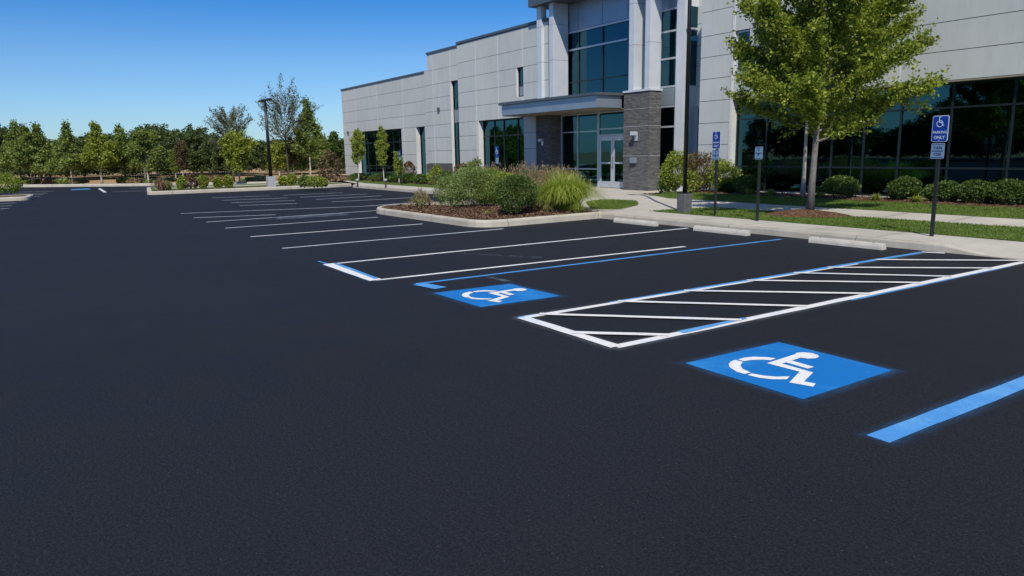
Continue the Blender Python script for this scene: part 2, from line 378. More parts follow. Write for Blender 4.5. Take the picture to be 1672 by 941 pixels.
def gridsheet(name, poly, mat, dz=0., step=.5, zf=gz, parent=None):   # triangulated sheet following the ground
    bm = bmesh.new(); vs = [bm.verts.new((p[0], p[1], 0)) for p in poly]; bm.faces.new(vs)
    xs = [p[0] for p in poly]; ys = [p[1] for p in poly]
    for ax, lo, hi in ((0, min(xs), max(xs)), (1, min(ys), max(ys))):
        v = lo+step
        while v < hi:
            co = [0, 0, 0]; no = [0, 0, 0]; co[ax] = v; no[ax] = 1
            bmesh.ops.bisect_plane(bm, geom=bm.verts[:]+bm.edges[:]+bm.faces[:], plane_co=co, plane_no=no); v += step
    bmesh.ops.triangulate(bm, faces=[f for f in bm.faces if len(f.verts) > 4])
    for v in bm.verts: v.co.z = float(zf(v.co.x, v.co.y))+dz
    bmesh.ops.recalc_face_normals(bm, faces=bm.faces)
    if sum(f.normal.z for f in bm.faces) < 0: bmesh.ops.reverse_faces(bm, faces=bm.faces)
    me = bpy.data.meshes.new(name); bm.to_mesh(me); bm.free(); me.materials.append(mat)
    o = bpy.data.objects.new(name, me); COL.objects.link(o)
    if parent: o.parent = parent
    return o
def sheet(name, poly, z, mat, parent=None): return MB().quad(*[(p[0], p[1], z) for p in poly]).build(name, mat, parent)

# ------------------------------------------------------------------ ground
struct(sheet('ground', [(-900, -900), (900, -900), (900, 900), (-900, 900)], -.03, M['field']))
FARC = [(-75, -17.5), (-60.9, -1.2), (-53.4, 6.9), (-46.5, 16.2)]
lot = struct(sheet('parking_lot', [(60, -70), (60, 22), (-46, 22), (-46.5, 16.2), (-53.4, 6.9), (-60.9, -1.2), (-75, -17.5), (-75, -70)], 0., M['asphalt']))
# front curb and walk areas
CY = 12.95; WY = 15.4
plate = [(-16.0, CY), (-6.55, CY), (-5.6, CY+.05), (-4.4, CY+.05), (-3.4, CY), (20, CY), (20, 27), (-60, 27), (-60, 18.2), (-47.2, 17.6), (-40.6, 16.2), (-39.2, WY), (-22.6, WY), (-21.5, CY+2.2), (-16.6, CY)]
def rampz(x, y):
    x = np.asarray(x, float); y = np.asarray(y, float)
    d = 1-smooth((np.abs(x+4.9)-.55)/.95); return gz(x, y)-.13*d*(1-smooth((y-CY)/1.15))
gridsheet('sidewalk', plate, M['walk'], 0, .5, rampz)['kind'] = 'structure'
# curb face of the walk: a kerb strip in cast lengths
def kerb_run(name, pts, w=.16, h=.155, side=1, zf=None, seg=1.5, mat='curb', close=False):
    P = [np.array(p[:2], float) for p in pts]
    if close: P.append(P[0])
    L = [0]
    for i in range(1, len(P)): L.append(L[-1]+np.linalg.norm(P[i]-P[i-1]))
    def at(s):
        s = min(max(s, 0), L[-1]); i = max(1, next((k for k in range(1, len(L)) if L[k] >= s-1e-9), len(L)-1)); t = (s-L[i-1])/max(1e-9, L[i]-L[i-1]); return P[i-1]+(P[i]-P[i-1])*t
    cuts = sorted(set([round(x, 4) for x in L]+[round(x, 4) for x in np.arange(0, L[-1], .35)])); mb = MB(); joints = np.arange(seg, L[-1], seg*2)
    ring = []
    for s in cuts:
        p = at(s); a = at(s-.08); b = at(s+.08); d = (b-a)/(np.linalg.norm(b-a)+1e-9); n = side*np.array([-d[1], d[0]])
        hh = h if zf is None else float(zf(p[0]+n[0]*.05, p[1]+n[1]*.05))+.005
        prof = [(0, -.05), (.012, hh*.7), (.022, hh-.02), (.045, hh), (w, hh), (w, -.05)]
        ring.append([(p[0]+n[0]*o, p[1]+n[1]*o, z) for o, z in prof])
    base = 0
    for r in ring: mb.v += r
    k = len(ring[0])
    for i in range(len(ring)-1):
        for j in range(k-1):
            q = (i*k+j, (i+1)*k+j, (i+1)*k+j+1, i*k+j+1); mb.f.append(q if side > 0 else q[::-1])
    mb.f.append(tuple(range(k))); mb.f.append(tuple((len(ring)-1)*k+j for j in range(k)))
    o = mb.build(name, M[mat]); o['kind'] = 'structure'
    jm = MB()
    for s in joints:
        p = at(s); d = (at(s+.02)-at(s-.02)); d /= np.linalg.norm(d)+1e-9; n = side*np.array([-d[1], d[0]]); hh = h if zf is None else float(zf(p[0]+n[0]*.05, p[1]+n[1]*.05))+.005
        a = p-d*.005-n*.002; b = p+d*.005-n*.002
        prof = [(-.002, 0), (.010, hh*.7), (.019, hh-.018), (.044, hh+.002), (w, hh+.002)]
        for (o1, z1), (o2, z2) in zip(prof, prof[1:]):
            jm.quad((a[0]+n[0]*o1, a[1]+n[1]*o1, z1), (b[0]+n[0]*o1, b[1]+n[1]*o1, z1), (b[0]+n[0]*o2, b[1]+n[1]*o2, z2), (a[0]+n[0]*o2, a[1]+n[1]*o2, z2))
    if jm.v: jm.build('curb_joint', M['cap'], o)
    return o
kerb_run('curb', [(-15.3, CY-.03), (-6.5, CY-.03), (-5.6, CY), (-4.4, CY), (-3.4, CY-.03), (19.9, CY-.03)], side=1, zf=rampz, w=.15)
kerb_run('curb', [(-41.2, 16.35), (-40.2, 16.0), (-39.2, WY-.03), (-22.5, WY-.03)], side=1, w=.15)
kerb_run('curb', FARC, side=1, h=.17, w=.35)
# island A (near, planted)
IA = rounded([(-15.0, 9.05), (-15.15, CY+.3), (-17, 15.9), (-22.4, 15.9), (-22.4, 9.9), (-21.4, 9.0)], [.9, 0, 0, 0, .5, .6])
ri = IA
kerb_run('island_curb', [(-22.4, 15.3)]+ri[len(ri)-14:]+ri[:7]+[(-15.15, CY+.1)], side=1, w=.17, h=.17)
iaM = [p for p in inset(ri, .15)]
def izf(x, y): return .135+.09*smooth(1-np.hypot((np.asarray(x, float)+18.4)/3.9, (np.asarray(y, float)-11.9)/3.2))
iaM = [p for p in iaM if p[1] < 14.9] 
gridsheet('mulch_bed', iaM, M['mulch'], 0, .4, izf)['kind'] = 'structure'
# back of island A is paved walk; concrete pad closes it
sheet('sidewalk', [(-15.35, CY+.12), (-15.6, 14.2), (-17.0, 15.85), (-22.2, 15.85), (-22.2, 14.6), (-18, 14.4), (-16.4, CY+.12)], .158, M['walk'])['kind'] = 'structure'
# island B (far, lamp and plants)
IB = rounded([(-40.3, 5.1), (-40.3, 14.6), (-40.7, 15.9), (-46.5, 15.6), (-46.6, 5.9)], [.6, .5, 0, 0, .6])
kerb_run('island_curb', IB, side=1, w=.22, h=.17, close=True)
sheet('lawn', inset(IB, .2), .15, M['lawn'])['kind'] = 'structure'
sheet('mulch_bed', [(-40.55, 5.6), (-40.55, 15.2), (-41.9, 15.2), (-41.9, 5.6)], .158, M['mulch'])['kind'] = 'structure'
sheet('footpath', [(-43.4, 6.0), (-43.4, 15.5), (-44.6, 15.5), (-44.6, 6.0)], .158, M['walk'])['kind'] = 'structure'
# island C (left edge)
c0 = G(45, 327, 0); IC = rounded([(c0[0]+.2, c0[1]+.1), (c0[0]-2.4, c0[1]+.35), (c0[0]-2.4, -9), (c0[0]+.2, -9)], [.5, .5, .3, .3])
kerb_run('island_curb', IC[::-1], side=-1, w=.22, h=.17, close=True)
sheet('mulch_bed', inset(IC, .2), .152, M['mulch'])['kind'] = 'structure'
# lawns and beds in front of the building (sheets a few mm above the walk)
L1 = rounded([(-14.7, 14.2), (19, 14.05), (19, 16.75), (-14.3, 16.45)], [.5, 0, 0, .6])
L2 = [(-17.6, 17.95), (19, 17.85), (19, 19.6), (-19.6, 19.5), (-19.2, 18.6)]
B2 = [(-20.6, 19.52), (19, 19.62), (19, 21.75), (-20.6, 21.75)]
gridsheet('lawn', L1, M['lawn'], .008, .6)['kind'] = 'structure'
gridsheet('lawn', L2, M['lawn'], .008, .5)['kind'] = 'structure'
gridsheet('mulch_bed', B2, M['mulch'], .012, .5)['kind'] = 'structure'
PA = rounded([G(965, 342, .15)[:2], G(1010, 343, .15)[:2], G(1043, 335, .15)[:2], G(1040, 328, .15)[:2], G(985, 326, .15)[:2], G(955, 330, .15)[:2]], .35, 4)
gridsheet('lawn', PA, M['lawn'], .010, .3)['kind'] = 'structure'
L4 = [(-59, 18.4), (-47, 17.9), (-40.6, 16.75), (-24.2, 16.75), (-24.2, 18.1), (-59, 19.6)]
B4 = [(-59, 19.65), (-47, 18.3), (-24.2, 18.15), (-24.2, 19.3), (-29.9, 21.2), (-30, 22.0), (-59, 22.4)]
sheet('lawn', L4, .160, M['lawn'])['kind'] = 'structure'
sheet('mulch_bed', B4, .166, M['mulch'])['kind'] = 'structure'
# mulch ring around the street tree (domed)
TX = G(1322, 349, .17)
mb = MB(); mb.v.append((TX[0], TX[1]-.15, .15+.13))
for k in range(3):
    for j in range(28):
        a = j*2*math.pi/28; rr = (.35, .75, 1.02)[k]*(1+.05*math.sin(3*a+1)); mb.v.append((TX[0]+rr*1.0*math.cos(a), TX[1]-.15+rr*.92*math.sin(a), .15+(.11, .06, .010)[k]))
for j in range(28):
    mb.f.append((0, 1+j, 1+(j+1) % 28))
    for k in range(2): mb.f.append((1+k*28+j, 1+(k+1)*28+j, 1+(k+1)*28+(j+1) % 28, 1+k*28+(j+1) % 28))
mb.build('mulch_mound', M['mulch'], smooth=True)['kind'] = 'structure'
# walk joints
jm = MB()
for x in np.arange(-15, 18, 1.5): jm.quad((x, CY+.14, .1535), (x+.012, CY+.14, .1535), (x+.012, 14.05, .1535), (x, 14.05, .1535)) if abs(x+4.9) > 1.6 else None
for x in np.arange(-14, 18, 1.5):
    z0, z1 = float(gz(x, 16.75)), float(gz(x, 17.9)); jm.quad((x, 16.75, z0+.004), (x+.012, 16.75, z0+.004), (x+.012, 17.9, z1+.004), (x, 17.9, z1+.004))
for y in (16.9, 18.4, 19.9, 21.4): jm.quad((-24.3, y, .154), (-20.9, y, .154), (-20.9, y+.012, .154), (-24.3, y+.012, .154))
jm.build('walk_joint', M['cap'])['kind'] = 'structure'

# grass blades (nobody could count them) and mulch chips
def blades(polys, dens, hmin, hmax, name, label, zf, mat, hole=None):
    V_ = []
    for poly in polys:
        xs = [p[0] for p in poly]; ys = [p[1] for p in poly]; n = int(dens*(max(xs)-min(xs))*(max(ys)-min(ys)))
        P = np.stack([RNG.uniform(min(xs), max(xs), n), RNG.uniform(min(ys), max(ys), n)], 1); P = P[in_poly(P, poly)]
        if hole: P = P[(P[:, 0]-hole[0])**2+(P[:, 1]-hole[1])**2 > hole[2]**2]
        z = zf(P[:, 0], P[:, 1]); n = len(P); h = RNG.uniform(hmin, hmax, n); a = RNG.random(n)*6.28; w = .006+.006*RNG.random(n)
        b = np.stack([P[:, 0], P[:, 1], z], 1); s = np.stack([np.cos(a)*w, np.sin(a)*w, 0*a], 1); tip = b+np.stack([RNG.normal(size=n)*.02, RNG.normal(size=n)*.02, h], 1)
        V_.append(np.stack([b-s, b+s, tip+s*.2, tip-s*.2], 1).reshape(-1, 3))
    o = add_leaves(name, np.concatenate(V_), mat); o['kind'] = 'stuff'; o['label'] = label; o['category'] = 'grass'; return o
nearL1 = [(-14.6, 14.2), (2, 14.1), (2, 16.7), (-14.3, 16.4)]; nearL2 = [(-17.5, 18.0), (2, 17.9), (2, 19.55), (-19.4, 19.45)]
blades([nearL1, nearL2, PA], 620, .018, .04, 'grass', 'short mown green grass on the lawn strips beside the sidewalks', lambda x, y: gz(x, y)+.006, M['grassblade'], hole=(TX[0], TX[1]-.15, .98))
def chips(polys, dens, zf, label):
    C_ = []
    for poly in polys:
        xs = [p[0] for p in poly]; ys = [p[1] for p in poly]; n = int(dens*(max(xs)-min(xs))*(max(ys)-min(ys)))
        P = np.stack([RNG.uniform(min(xs), max(xs), n), RNG.uniform(min(ys), max(ys), n)], 1); P = P[in_poly(P, poly)]; C_.append(np.stack([P[:, 0], P[:, 1], zf(P[:, 0], P[:, 1])+.012+RNG.random(len(P))*.02], 1))
    c = np.concatenate(C_); ax = RNG.normal(size=(len(c), 3))*np.array([1, 1, .25]); o = add_leaves('mulch', leaf_quads(c, .07, .03, ax, .15), M['chip']); o['kind'] = 'stuff'; o['label'] = label; o['category'] = 'mulch'
chips([iaM], 420, izf, 'brown bark mulch chips on the near planted island'); chips([[(-20.5, 19.6), (-2, 19.7), (-2, 21.6), (-20.5, 21.6)]], 130, gz, 'brown bark mulch chips along the right wing of the building')

# ------------------------------------------------------------------ painted markings (parts of the parking lot)
def strip(pa, pb, w, z=.004, mat='white', name='stall_line', taper=1.0, label=None, off=0.):
    a = G(*pa)[:2] if len(pa) == 2 and abs(pa[0]) > 0 else np.array(pa); b = G(*pb)[:2]
    d = (b-a); L = np.linalg.norm(d); d /= L; n = np.array([-d[1], d[0]]); mb = MB(); N = max(2, int(L/.25)); pts = []
    rng = np.random.default_rng(int(pa[0]*7+pb[1]*3) % 9999); e = rng.normal(size=(N+1, 2))*.0035
    for i in range(N+1):
        t = i/N; c = a+d*L*t+n*off; ww = w/2*(1+(taper-1)*t); pts.append((c+n*(ww+e[i, 0]), c-n*(ww+e[i, 1])))
    for i in range(N):
        mb.quad((*pts[i][1], z), (*pts[i+1][1], z), (*pts[i+1][0], z), (*pts[i][0], z))
    o = mb.build(name, M[mat], lot)
    if label: o['label'] = label
    return o
W1 = .085
for pa, pb, m in [((536, 432), (1123, 373), 'white'), ((614, 458), (1118, 403), 'white'), ((461, 406), (822, 374), 'pale'), ((409, 387), (690, 366), 'white'), ((368, 373), (617, 355), 'pale'),
                  ((337, 363), (619, 344), 'pale'), ((316, 356), (450, 351), 'pale'), ((295, 349), (596, 337), 'pale'), ((596, 337), (676, 331), 'pale'), ((391, 336), (485, 332.5), 'pale'),
                  ((378, 331.5), (482, 327.5), 'pale'), ((541, 330), (676, 323), 'pale'), ((516, 326), (622, 320), 'pale'), ((490, 322.5), (600, 317), 'pale'), ((462, 319.3), (560, 314.8), 'pale'),
                  ((362, 327.5), (470, 323.5), 'pale'), ((345, 323.6), (440, 320), 'pale')]:
    strip(pa, pb, W1, mat=m)
for pa, pb in [((26, 331.5), (0, 333)), ((20, 336), (0, 337)), ((14, 340.5), (0, 341.5)), ((88, 312.5), (30, 314)), ((78, 315.5), (20, 317)), ((71, 318), (45, 318.6)), ((65, 321), (48, 321.6)),
               ((183, 313.5), (252, 311.5)), ((212, 308), (250, 307))]: strip(pa, pb, .10, mat='pale', name='faded_stall_line')
strip((162, 308), (172, 314.5), .16, mat='pale', name='faded_stall_line')
strip((536, 431.5), (614, 458.5), .20, .008, 'white', 'end_line'); strip((519, 427), (537, 432), .04, .004, 'blue', 'end_line')
strip((540, 432), (606, 457), .07, .012, 'blue', 'end_line', off=.085)
# blue bracket of the first accessible stall
strip((679, 464), (1275, 391), .075, mat='blue', name='blue_stall_line', label='blue line along the left accessible stall'); strip((684, 464.5), (720, 471.5), .20, .008, 'blue', 'blue_stall_line')
strip((1434, 718), (1760, 591), .15, mat='blue', name='blue_stall_line', label='broad pale blue line at the right edge')
# access aisle
strip((850, 519.5), (880, 514.7), .11, .004, 'blue', 'aisle_line'); strip((1000, 495.2), (1512, 412), .10, .004, 'blue', 'aisle_line', off=.018); strip((858, 518.4), (1400, 431.5), .105, .008, 'white', 'aisle_line', off=-.02, taper=.35)
strip((1005, 567.5), (1672, 428.5), .11, .008, 'white', 'aisle_line'); strip((1110, 544), (1215, 521), .10, .012, 'blue', 'aisle_line', off=-.012, taper=.6); strip((1380, 489), (1640, 434), .10, .004, 'blue', 'aisle_line', off=-.05)
strip((852, 519.5), (1006, 568), .125, .012, 'white', 'aisle_line')
ZO, ZX, ZY = 2.0096, 840, 400
for a, b in [((238, 293), (470, 299)), ((110, 231), (735, 250)), ((370, 189), (965, 205)), ((612, 154), (1160, 163)), ((800, 120), (1310, 127)), ((1000, 96.5), (1410, 106)), ((1110, 77), (1535, 79)), ((1200, 51), (1640, 54)), ((1350, 27), (1412, 30))]:
    pa_ = (a[0]/ZO+ZX, a[1]/ZO+ZY); pb_ = (b[0]/ZO+ZX, b[1]/ZO+ZY)
    def hit(q0, q1):
        d1 = np.subtract(pb_, pa_); d2 = np.subtract(q1, q0); t = np.linalg.solve(np.array([d1, -d2]).T, np.subtract(q0, pa_))[0]; return tuple(np.array(pa_)+d1*t)
    left = hit((850, 519.5), (1512, 412)); right = hit((1005, 567.5), (1672, 428.5))
    if pa_[1] > 535: left = hit((852, 519.5), (1006, 568))
    if pa_[1] < 417: right = pb_
    strip(left, right, .09, .016, 'white', 'hatch_line')
# accessible squares
Z1 = lambda x, y: G(x/4.644+1110, y/4.644+550)[:2]
sq1 = [Z1(40, 204), Z1(935, 478), Z1(1612, 258), Z1(752, 44)]
Z2 = lambda x, y: G(x/6.431+670, y/6.431+440)[:2]
sq2 = [Z2(245, 252), Z2(738, 400), Z2(1575, 283), Z2(1045, 155)]
body = [(872, 140), (660, 207), (908, 272), (830, 354), (1012, 386), (1030, 362), (942, 346), (1010, 278), (775, 210), (805, 201), (970, 249), (1018, 236), (848, 187), (915, 165), (970, 173), (1030, 170), (1056, 158), (1045, 144), (1000, 130), (930, 124), (885, 128)]
segs = [[(440, 180), (485, 192), (540, 183), (620, 180), (690, 184), (730, 170), (660, 162), (560, 158), (490, 165)],
        [(418, 182), (478, 198), (458, 224), (475, 250), (538, 278), (490, 290), (430, 272), (380, 240), (370, 215), (385, 195)],
        [(540, 285), (515, 298), (600, 318), (700, 330), (812, 330), (833, 308), (730, 310), (640, 302)]]
A1 = np.array([sq1[1]-sq1[0], sq1[3]-sq1[0]]).T; A2 = np.array([sq2[1]-sq2[0], sq2[3]-sq2[0]]).T; T12 = A2@np.linalg.inv(A1)
def to2(p): return sq2[0]+T12@(p-sq1[0])+np.array([.03, .03])
for sq, fn, lab in ((sq1, lambda p: p, 'blue square with white wheelchair symbol right of the striped aisle'), (sq2, to2, 'blue square with white wheelchair symbol left of the striped aisle')):
    s = sheet('accessible_square', sq, .004, M['square'], lot); s['label'] = lab
    mb = MB()
    for poly in [body]+segs:
        pts = [fn(Z1(*q)) for q in poly]
        bm = bmesh.new(); vs = [bm.verts.new((p[0], p[1], .008)) for p in pts]; f = bm.faces.new(vs); f.normal_update()
        if f.normal.z < 0: f.normal_flip()
        bmesh.ops.triangulate(bm, faces=bm.faces[:]); n = len(mb.v); bm.verts.index_update(); mb.v += [tuple(v.co) for v in bm.verts]; mb.f += [tuple(n+v.index for v in f.verts) for f in bm.faces]; bm.free()
    mb.build('wheelchair_symbol', M['symbol'], s)
def mat_halo(name, col, amt):
    m = NM(name); at = m.n('ShaderNodeAttribute'); at.attribute_name = 'fade'; n = m.noise(26, 4, .7); big = m.noise(2.2, 3, .6)
    a = m.math('MULTIPLY', m.math('POWER', at.outputs['Fac'], 1.8), m.math('MULTIPLY', m.ramp(n, [(.35, g4(.3)), (.7, g4(1))]), m.ramp(big, [(.35, g4(.15)), (.7, g4(amt))])))
    p = m.bsdf(col, .8); m.l(a, p.inputs['Alpha']); return m.m
HB, HW = mat_halo('blue overspray', C4(.05, .20, .45), .55), mat_halo('white overspray', C4(.45, .52, .58), .32)
def halo(poly, w, mat, z=.002, parent=None):
    P = [np.array(p[:2], float) for p in poly]; c = sum(P)/len(P); n = len(P); E_ = []
    area = sum(P[k][0]*P[(k+1) % n][1]-P[(k+1) % n][0]*P[k][1] for k in range(n)); 
    if area < 0: P = P[::-1]
    O = inset(P, -w); I = inset(P, .01); mb = MB(); fade = []
    for k in range(n):
        q = (k+1) % n; mb.quad((*O[k], z), (*O[q], z), (*I[q], z), (*I[k], z)); fade += [0, 0, 1, 1]
    o = mb.build('overspray', mat, parent or lot); a = o.data.attributes.new('fade', 'FLOAT', 'POINT'); a.data.foreach_set('value', fade); return o
halo(sq1, .13, HB); halo(sq2, .15, HB)
def linepoly(pa, pb, w):
    a, b = G(*pa)[:2], G(*pb)[:2]; d = (b-a)/np.linalg.norm(b-a); n = np.array([-d[1], d[0]])*w/2; return [a+n, b+n, b-n, a-n]
halo(linepoly((1438, 717.5), (1760, 591.5), .15), .10, HB); halo(linepoly((850, 519.5), (1512, 412), .11), .09, HW); halo(linepoly((1005, 567.5), (1672, 428.5), .11), .10, HW, .0025)
halo(linepoly((852, 519.5), (1006, 568), .125), .09, HW, .003); halo(linepoly((679, 464), (1275, 391), .075), .10, HB); halo(linepoly((614, 458), (1118, 403), .085), .07, HW); halo(linepoly((536, 431.5), (614, 458.5), .2), .09, HB, .0025); halo(linepoly((536, 432), (1123, 373), .085), .07, HW, .003)
# scuffs of thin old paint
for pa, pb, w in [((793, 452), (835, 461), .10), ((750, 414), (885, 421), .04), ((450, 357), (565, 350), .8)]:
    strip(pa, pb, w, .004, 'faded', 'worn_paint')
d1 = G(132, 309.5); sheet('worn_paint', [(d1[0]-.8, d1[1]-.5), (d1[0]+.6, d1[1]-.5), (d1[0]+.6, d1[1]+.5), (d1[0]-.8, d1[1]+.5)], .004, M['blue'], lot)

# wheel stops
def wheel_stop(pa, pb, label):
    a = G(*pa, 0); b = G(*pb, 0); c = (a+b)/2; L = 1.46; t = thing('wheel_stop', label, 'wheel stop', (c[0], 12.48, 0), 'concrete wheel stops in front of the curb')
    prof = [(-.075, 0), (-.07, .06), (-.045, .115), (.045, .115), (.07, .06), (.075, 0)]; mb = MB(); k = len(prof)
    mb.v = [(-L/2, y, z) for y, z in prof]+[(L/2, y, z) for y, z in prof]; mb.f = [tuple(reversed(range(k))), tuple(range(k, 2*k))]
    mb.f = [tuple(range(k)), tuple(reversed(range(k, 2*k)))]+[(i, k+i, k+(i+1) % k, (i+1) % k) for i in range(k)]
    bm = bmesh.new(); o = mb.build('body', M['stop'], t); bm.from_mesh(o.data); bmesh.ops.recalc_face_normals(bm, faces=bm.faces); bmesh.ops.bevel(bm, geom=bm.edges[:], offset=.008, segments=2, affect='EDGES'); bm.to_mesh(o.data); bm.free()
    for s in (-1, 1):
        p = MB(); p.tube([(s*L*.36, 0, .112), (s*L*.36, 0, .122)], [.016, .016], 8); p.build('pin', M['cap'], t)
    return t
wheel_stop((990, 364), (1070, 371), 'pale concrete wheel stop nearest the planted island, below the walk')
wheel_stop((1137, 376), (1225, 386), 'middle concrete wheel stop, in front of the two left signs')
wheel_stop((1315, 398), (1443, 408), 'concrete wheel stop in front of the tree, beside the striped aisle')

# ------------------------------------------------------------------ office building
bld = thing('office_building', 'two storey office building with grey concrete panels, dark glass and stone entrance piers', 'office building', (0, 0, 0))
def panels(xs, zs, y, th, holes=(), name='wall', mat='panel', gap=.02, back=True, rows=None):
    """precast panels between the joints xs / zs on the plane y, leaving out the holes; one mesh"""
    mb = MB(); jb = MB(); vb = MB()
    def cells(x0, x1, z0, z1, hs):
        for (a, b, c, d) in hs:
            if x0 < b-1e-6 and x1 > a+1e-6 and z0 < d-1e-6 and z1 > c+1e-6:
                out = []
                if x0 < a: out += cells(x0, a, z0, z1, hs)
                if x1 > b: out += cells(b, x1, z0, z1, hs)
                if z0 < c: out += cells(max(x0, a), min(x1, b), z0, c, hs)
                if z1 > d: out += cells(max(x0, a), min(x1, b), d, z1, hs)
                return out
        return [(x0, x1, z0, z1)]
    for i in range(len(xs)-1):
        for j in range(len(zs)-1):
            for (a, b, c, d) in cells(xs[i], xs[i+1], zs[j], zs[j+1], holes):
                ga = gap/2; mb.box(a+(ga if a == xs[i] else 0), b-(ga if b == xs[i+1] else 0), y, y+th, c+(ga if c == zs[j] else 0), d-(ga if d == zs[j+1] else 0))
                jb.box(a, b, y+.022, y+th-.01, c, d)
                for q in (a, b):
                    if q in xs[1:-1]: vb.box(q-.02, q+.02, y-.004, y+.02, c, d) if q == a else None
    o = mb.build(name, M[mat], bld); nj = len(jb.f); n0 = len(jb.v); jb.v += vb.v; jb.f += [tuple(n0+i for i in f) for f in vb.f]
    q = jb.build('wall_joint', M['shadowjoint'], o); q.data.materials.append(M['joint'])
    for p in q.data.polygons[nj:]: p.material_index = 1
    return o
def window(x0, x1, z0, z1, y, vs=(), hs=(), fr='frame', bar=.06, dep=.10, label=None, spand=(), barv=None):
    barv = barv or bar; mb = MB(); h = dep/2
    mb.box(x0, x0+barv, y-h, y+h, z0, z1); mb.box(x1-barv, x1, y-h, y+h, z0, z1); mb.box(x0+barv, x1-barv, y-h, y+h, z0, z0+bar); mb.box(x0+barv, x1-barv, y-h, y+h, z1-bar, z1)
    for v in vs: mb.box(v-barv/2, v+barv/2, y-h+.003, y+h-.003, z0+bar, z1-bar)
    xs = [x0+barv]+[q for v in vs for q in (v-barv/2, v+barv/2)]+[x1-barv]
    for z in hs:
        for i in range(0, len(xs), 2): mb.box(xs[i], xs[i+1], y-h+.006, y+h-.006, z-bar/2, z+bar/2)
    o = mb.build('window', M[fr], bld)
    if label: o['label'] = label
    MB().quad((x0+.01, y, z0+.01), (x1-.01, y, z0+.01), (x1-.01, y, z1-.01), (x0+.01, y, z1-.01)).build('pane', M['glass'], o)
    for (a, b, c, d) in spand: MB().box(a, b, y-.02, y-.006, c, d).build('spandrel', M['spandrel'], o)
    return o
def add(name, mat, *boxes, bevel=0, parent=None, label=None):
    mb = MB()
    for b in boxes: mb.box(*b)
    o = mb.build(name, M[mat], parent or bld, bevel=bevel)
    if label: o['label'] = label
    return o
HD = 3.47
# left wing
W1Y, TAY, TBY = 22.2, 21.8, 21.45; xl = -57.95
def kw(v): return v*1.0423
def ka(v): return v*1.0332
def kx(v): return v*1.0313
def kz(v): return 1.8+(v-1.8)*1.036 if v > .3 else v
def kk(l, f): return [f(v) for v in l]
HL = kz(HD)
panels([xl]+kk([-52.9, -48.9, -44.75, -41.0], kw), [.1]+kk([.92, 1.75, 2.6, HD, 4.23, 5.03, 5.87, 6.70], kz), W1Y, .28, holes=[(kw(-53.0), kw(-45.15), .1, HL), (kw(-43.0), kw(-41.75), .1, HL)])
add('parapet_cap', 'cap', (xl-.05, ka(-41.2), W1Y-.05, W1Y+.4, kz(6.70), kz(6.80)))
add('reveal', 'rev', (kw(-53.03), kw(-52.98), W1Y-.01, W1Y+.3, .15, HL-.005)); add('reveal', 'rev', (kw(-43.03), kw(-42.98), W1Y-.01, W1Y+.3, .15, HL-.005))
window(kw(-53), kw(-45.15), .15, HL, W1Y+.34, vs=kk([-51.6, -50.2, -48.7, -47.1, -46.1], kw), hs=[2.65, .95], fr='dframe', label='wide dark window band of the left wing')
window(kw(-43), kw(-41.75), .15, HL, W1Y+.34, vs=[kw(-42.3)], hs=[2.65, .95], fr='dframe')
ZT = [.1]+kk([1.2, 1.95, 2.72, HD, 4.27, 5.05, 5.83, 6.65, 7.62], kz)
sl0, sl1, sz = ka(-37.95), kx(-36.55), kz(5.83)
panels([ka(-40.75), ka(-40.1), sl0, kx(-36.5)], ZT[1:], TAY, .3, holes=[(sl0, kx(-36.5), 0, sz)])
panels([ka(-41.25), ka(-40.76)], ZT[1:8]+[kz(6.72)], TAY+.03, .37)
add('stone_base', 'brick', (ka(-41.25), sl0, TAY-.04, TAY+.3, .1, 1.15)); add('stone_base', 'brick', (kx(-36.55), kx(-34.45), TBY-.04, TBY+.3, .1, 1.15))
add('reveal', 'rev', (sl0-.03, sl0+.02, TAY-.01, TAY+.2, .15, sz-.01))
window(sl0, kx(-36.45), .15, sz-.005, TAY+.2, vs=[], hs=kk([5.0, 4.3, 3.5, 2.65], kz), fr='dframe', spand=[(sl0+.05, kx(-36.5), kz(3.53), kz(4.27))], label='tall slot window in the taller block')
o0, o1 = kx(-34.45), kx(-30.15); u0, u1, uz0, uz1 = kx(-30.74), kx(-30.14), kz(4.45), kz(5.83)
panels([kx(-36.55), kx(-34.6), kx(-32.4), kx(-30.2), -28.98], ZT, TBY, .3, holes=[(kx(-36.55), o0, 0, ZT[1]), (o0, o1, 0, HL), (-29.83, -28.0, 0, HL), (u0, u1, uz0, uz1)])
add('parapet_cap', 'cap', (ka(-40.8), kx(-36.56), TAY-.05, TAY+.4, kz(7.62), kz(7.72))); add('parapet_cap', 'cap', (kx(-36.6), -28.98, TBY-.05, TBY+.5, kz(7.66), kz(7.77)), (kx(-36.6), -28.98, TBY+.002, TBY+.4, kz(7.62)+.001, kz(7.659)))
add('reveal', 'rev', (o0-.03, o0+.02, TBY-.01, TBY+.3, .15, HL-.005)); add('reveal', 'rev', (u0-.02, u0+.02, TBY-.01, TBY+.14, uz0, uz1))
window(o0, o1, .15, HL, TBY+.34, vs=kk([-33.3, -32.4, -31.1], kx), hs=[2.68], fr='dframe', label='dark window band left of the entrance')
window(u0, u1, uz0, uz1, TBY+.16, hs=[kz(5.0)], fr='dframe', spand=[(u0+.05, u1-.05, uz0+.04, kz(4.97))])
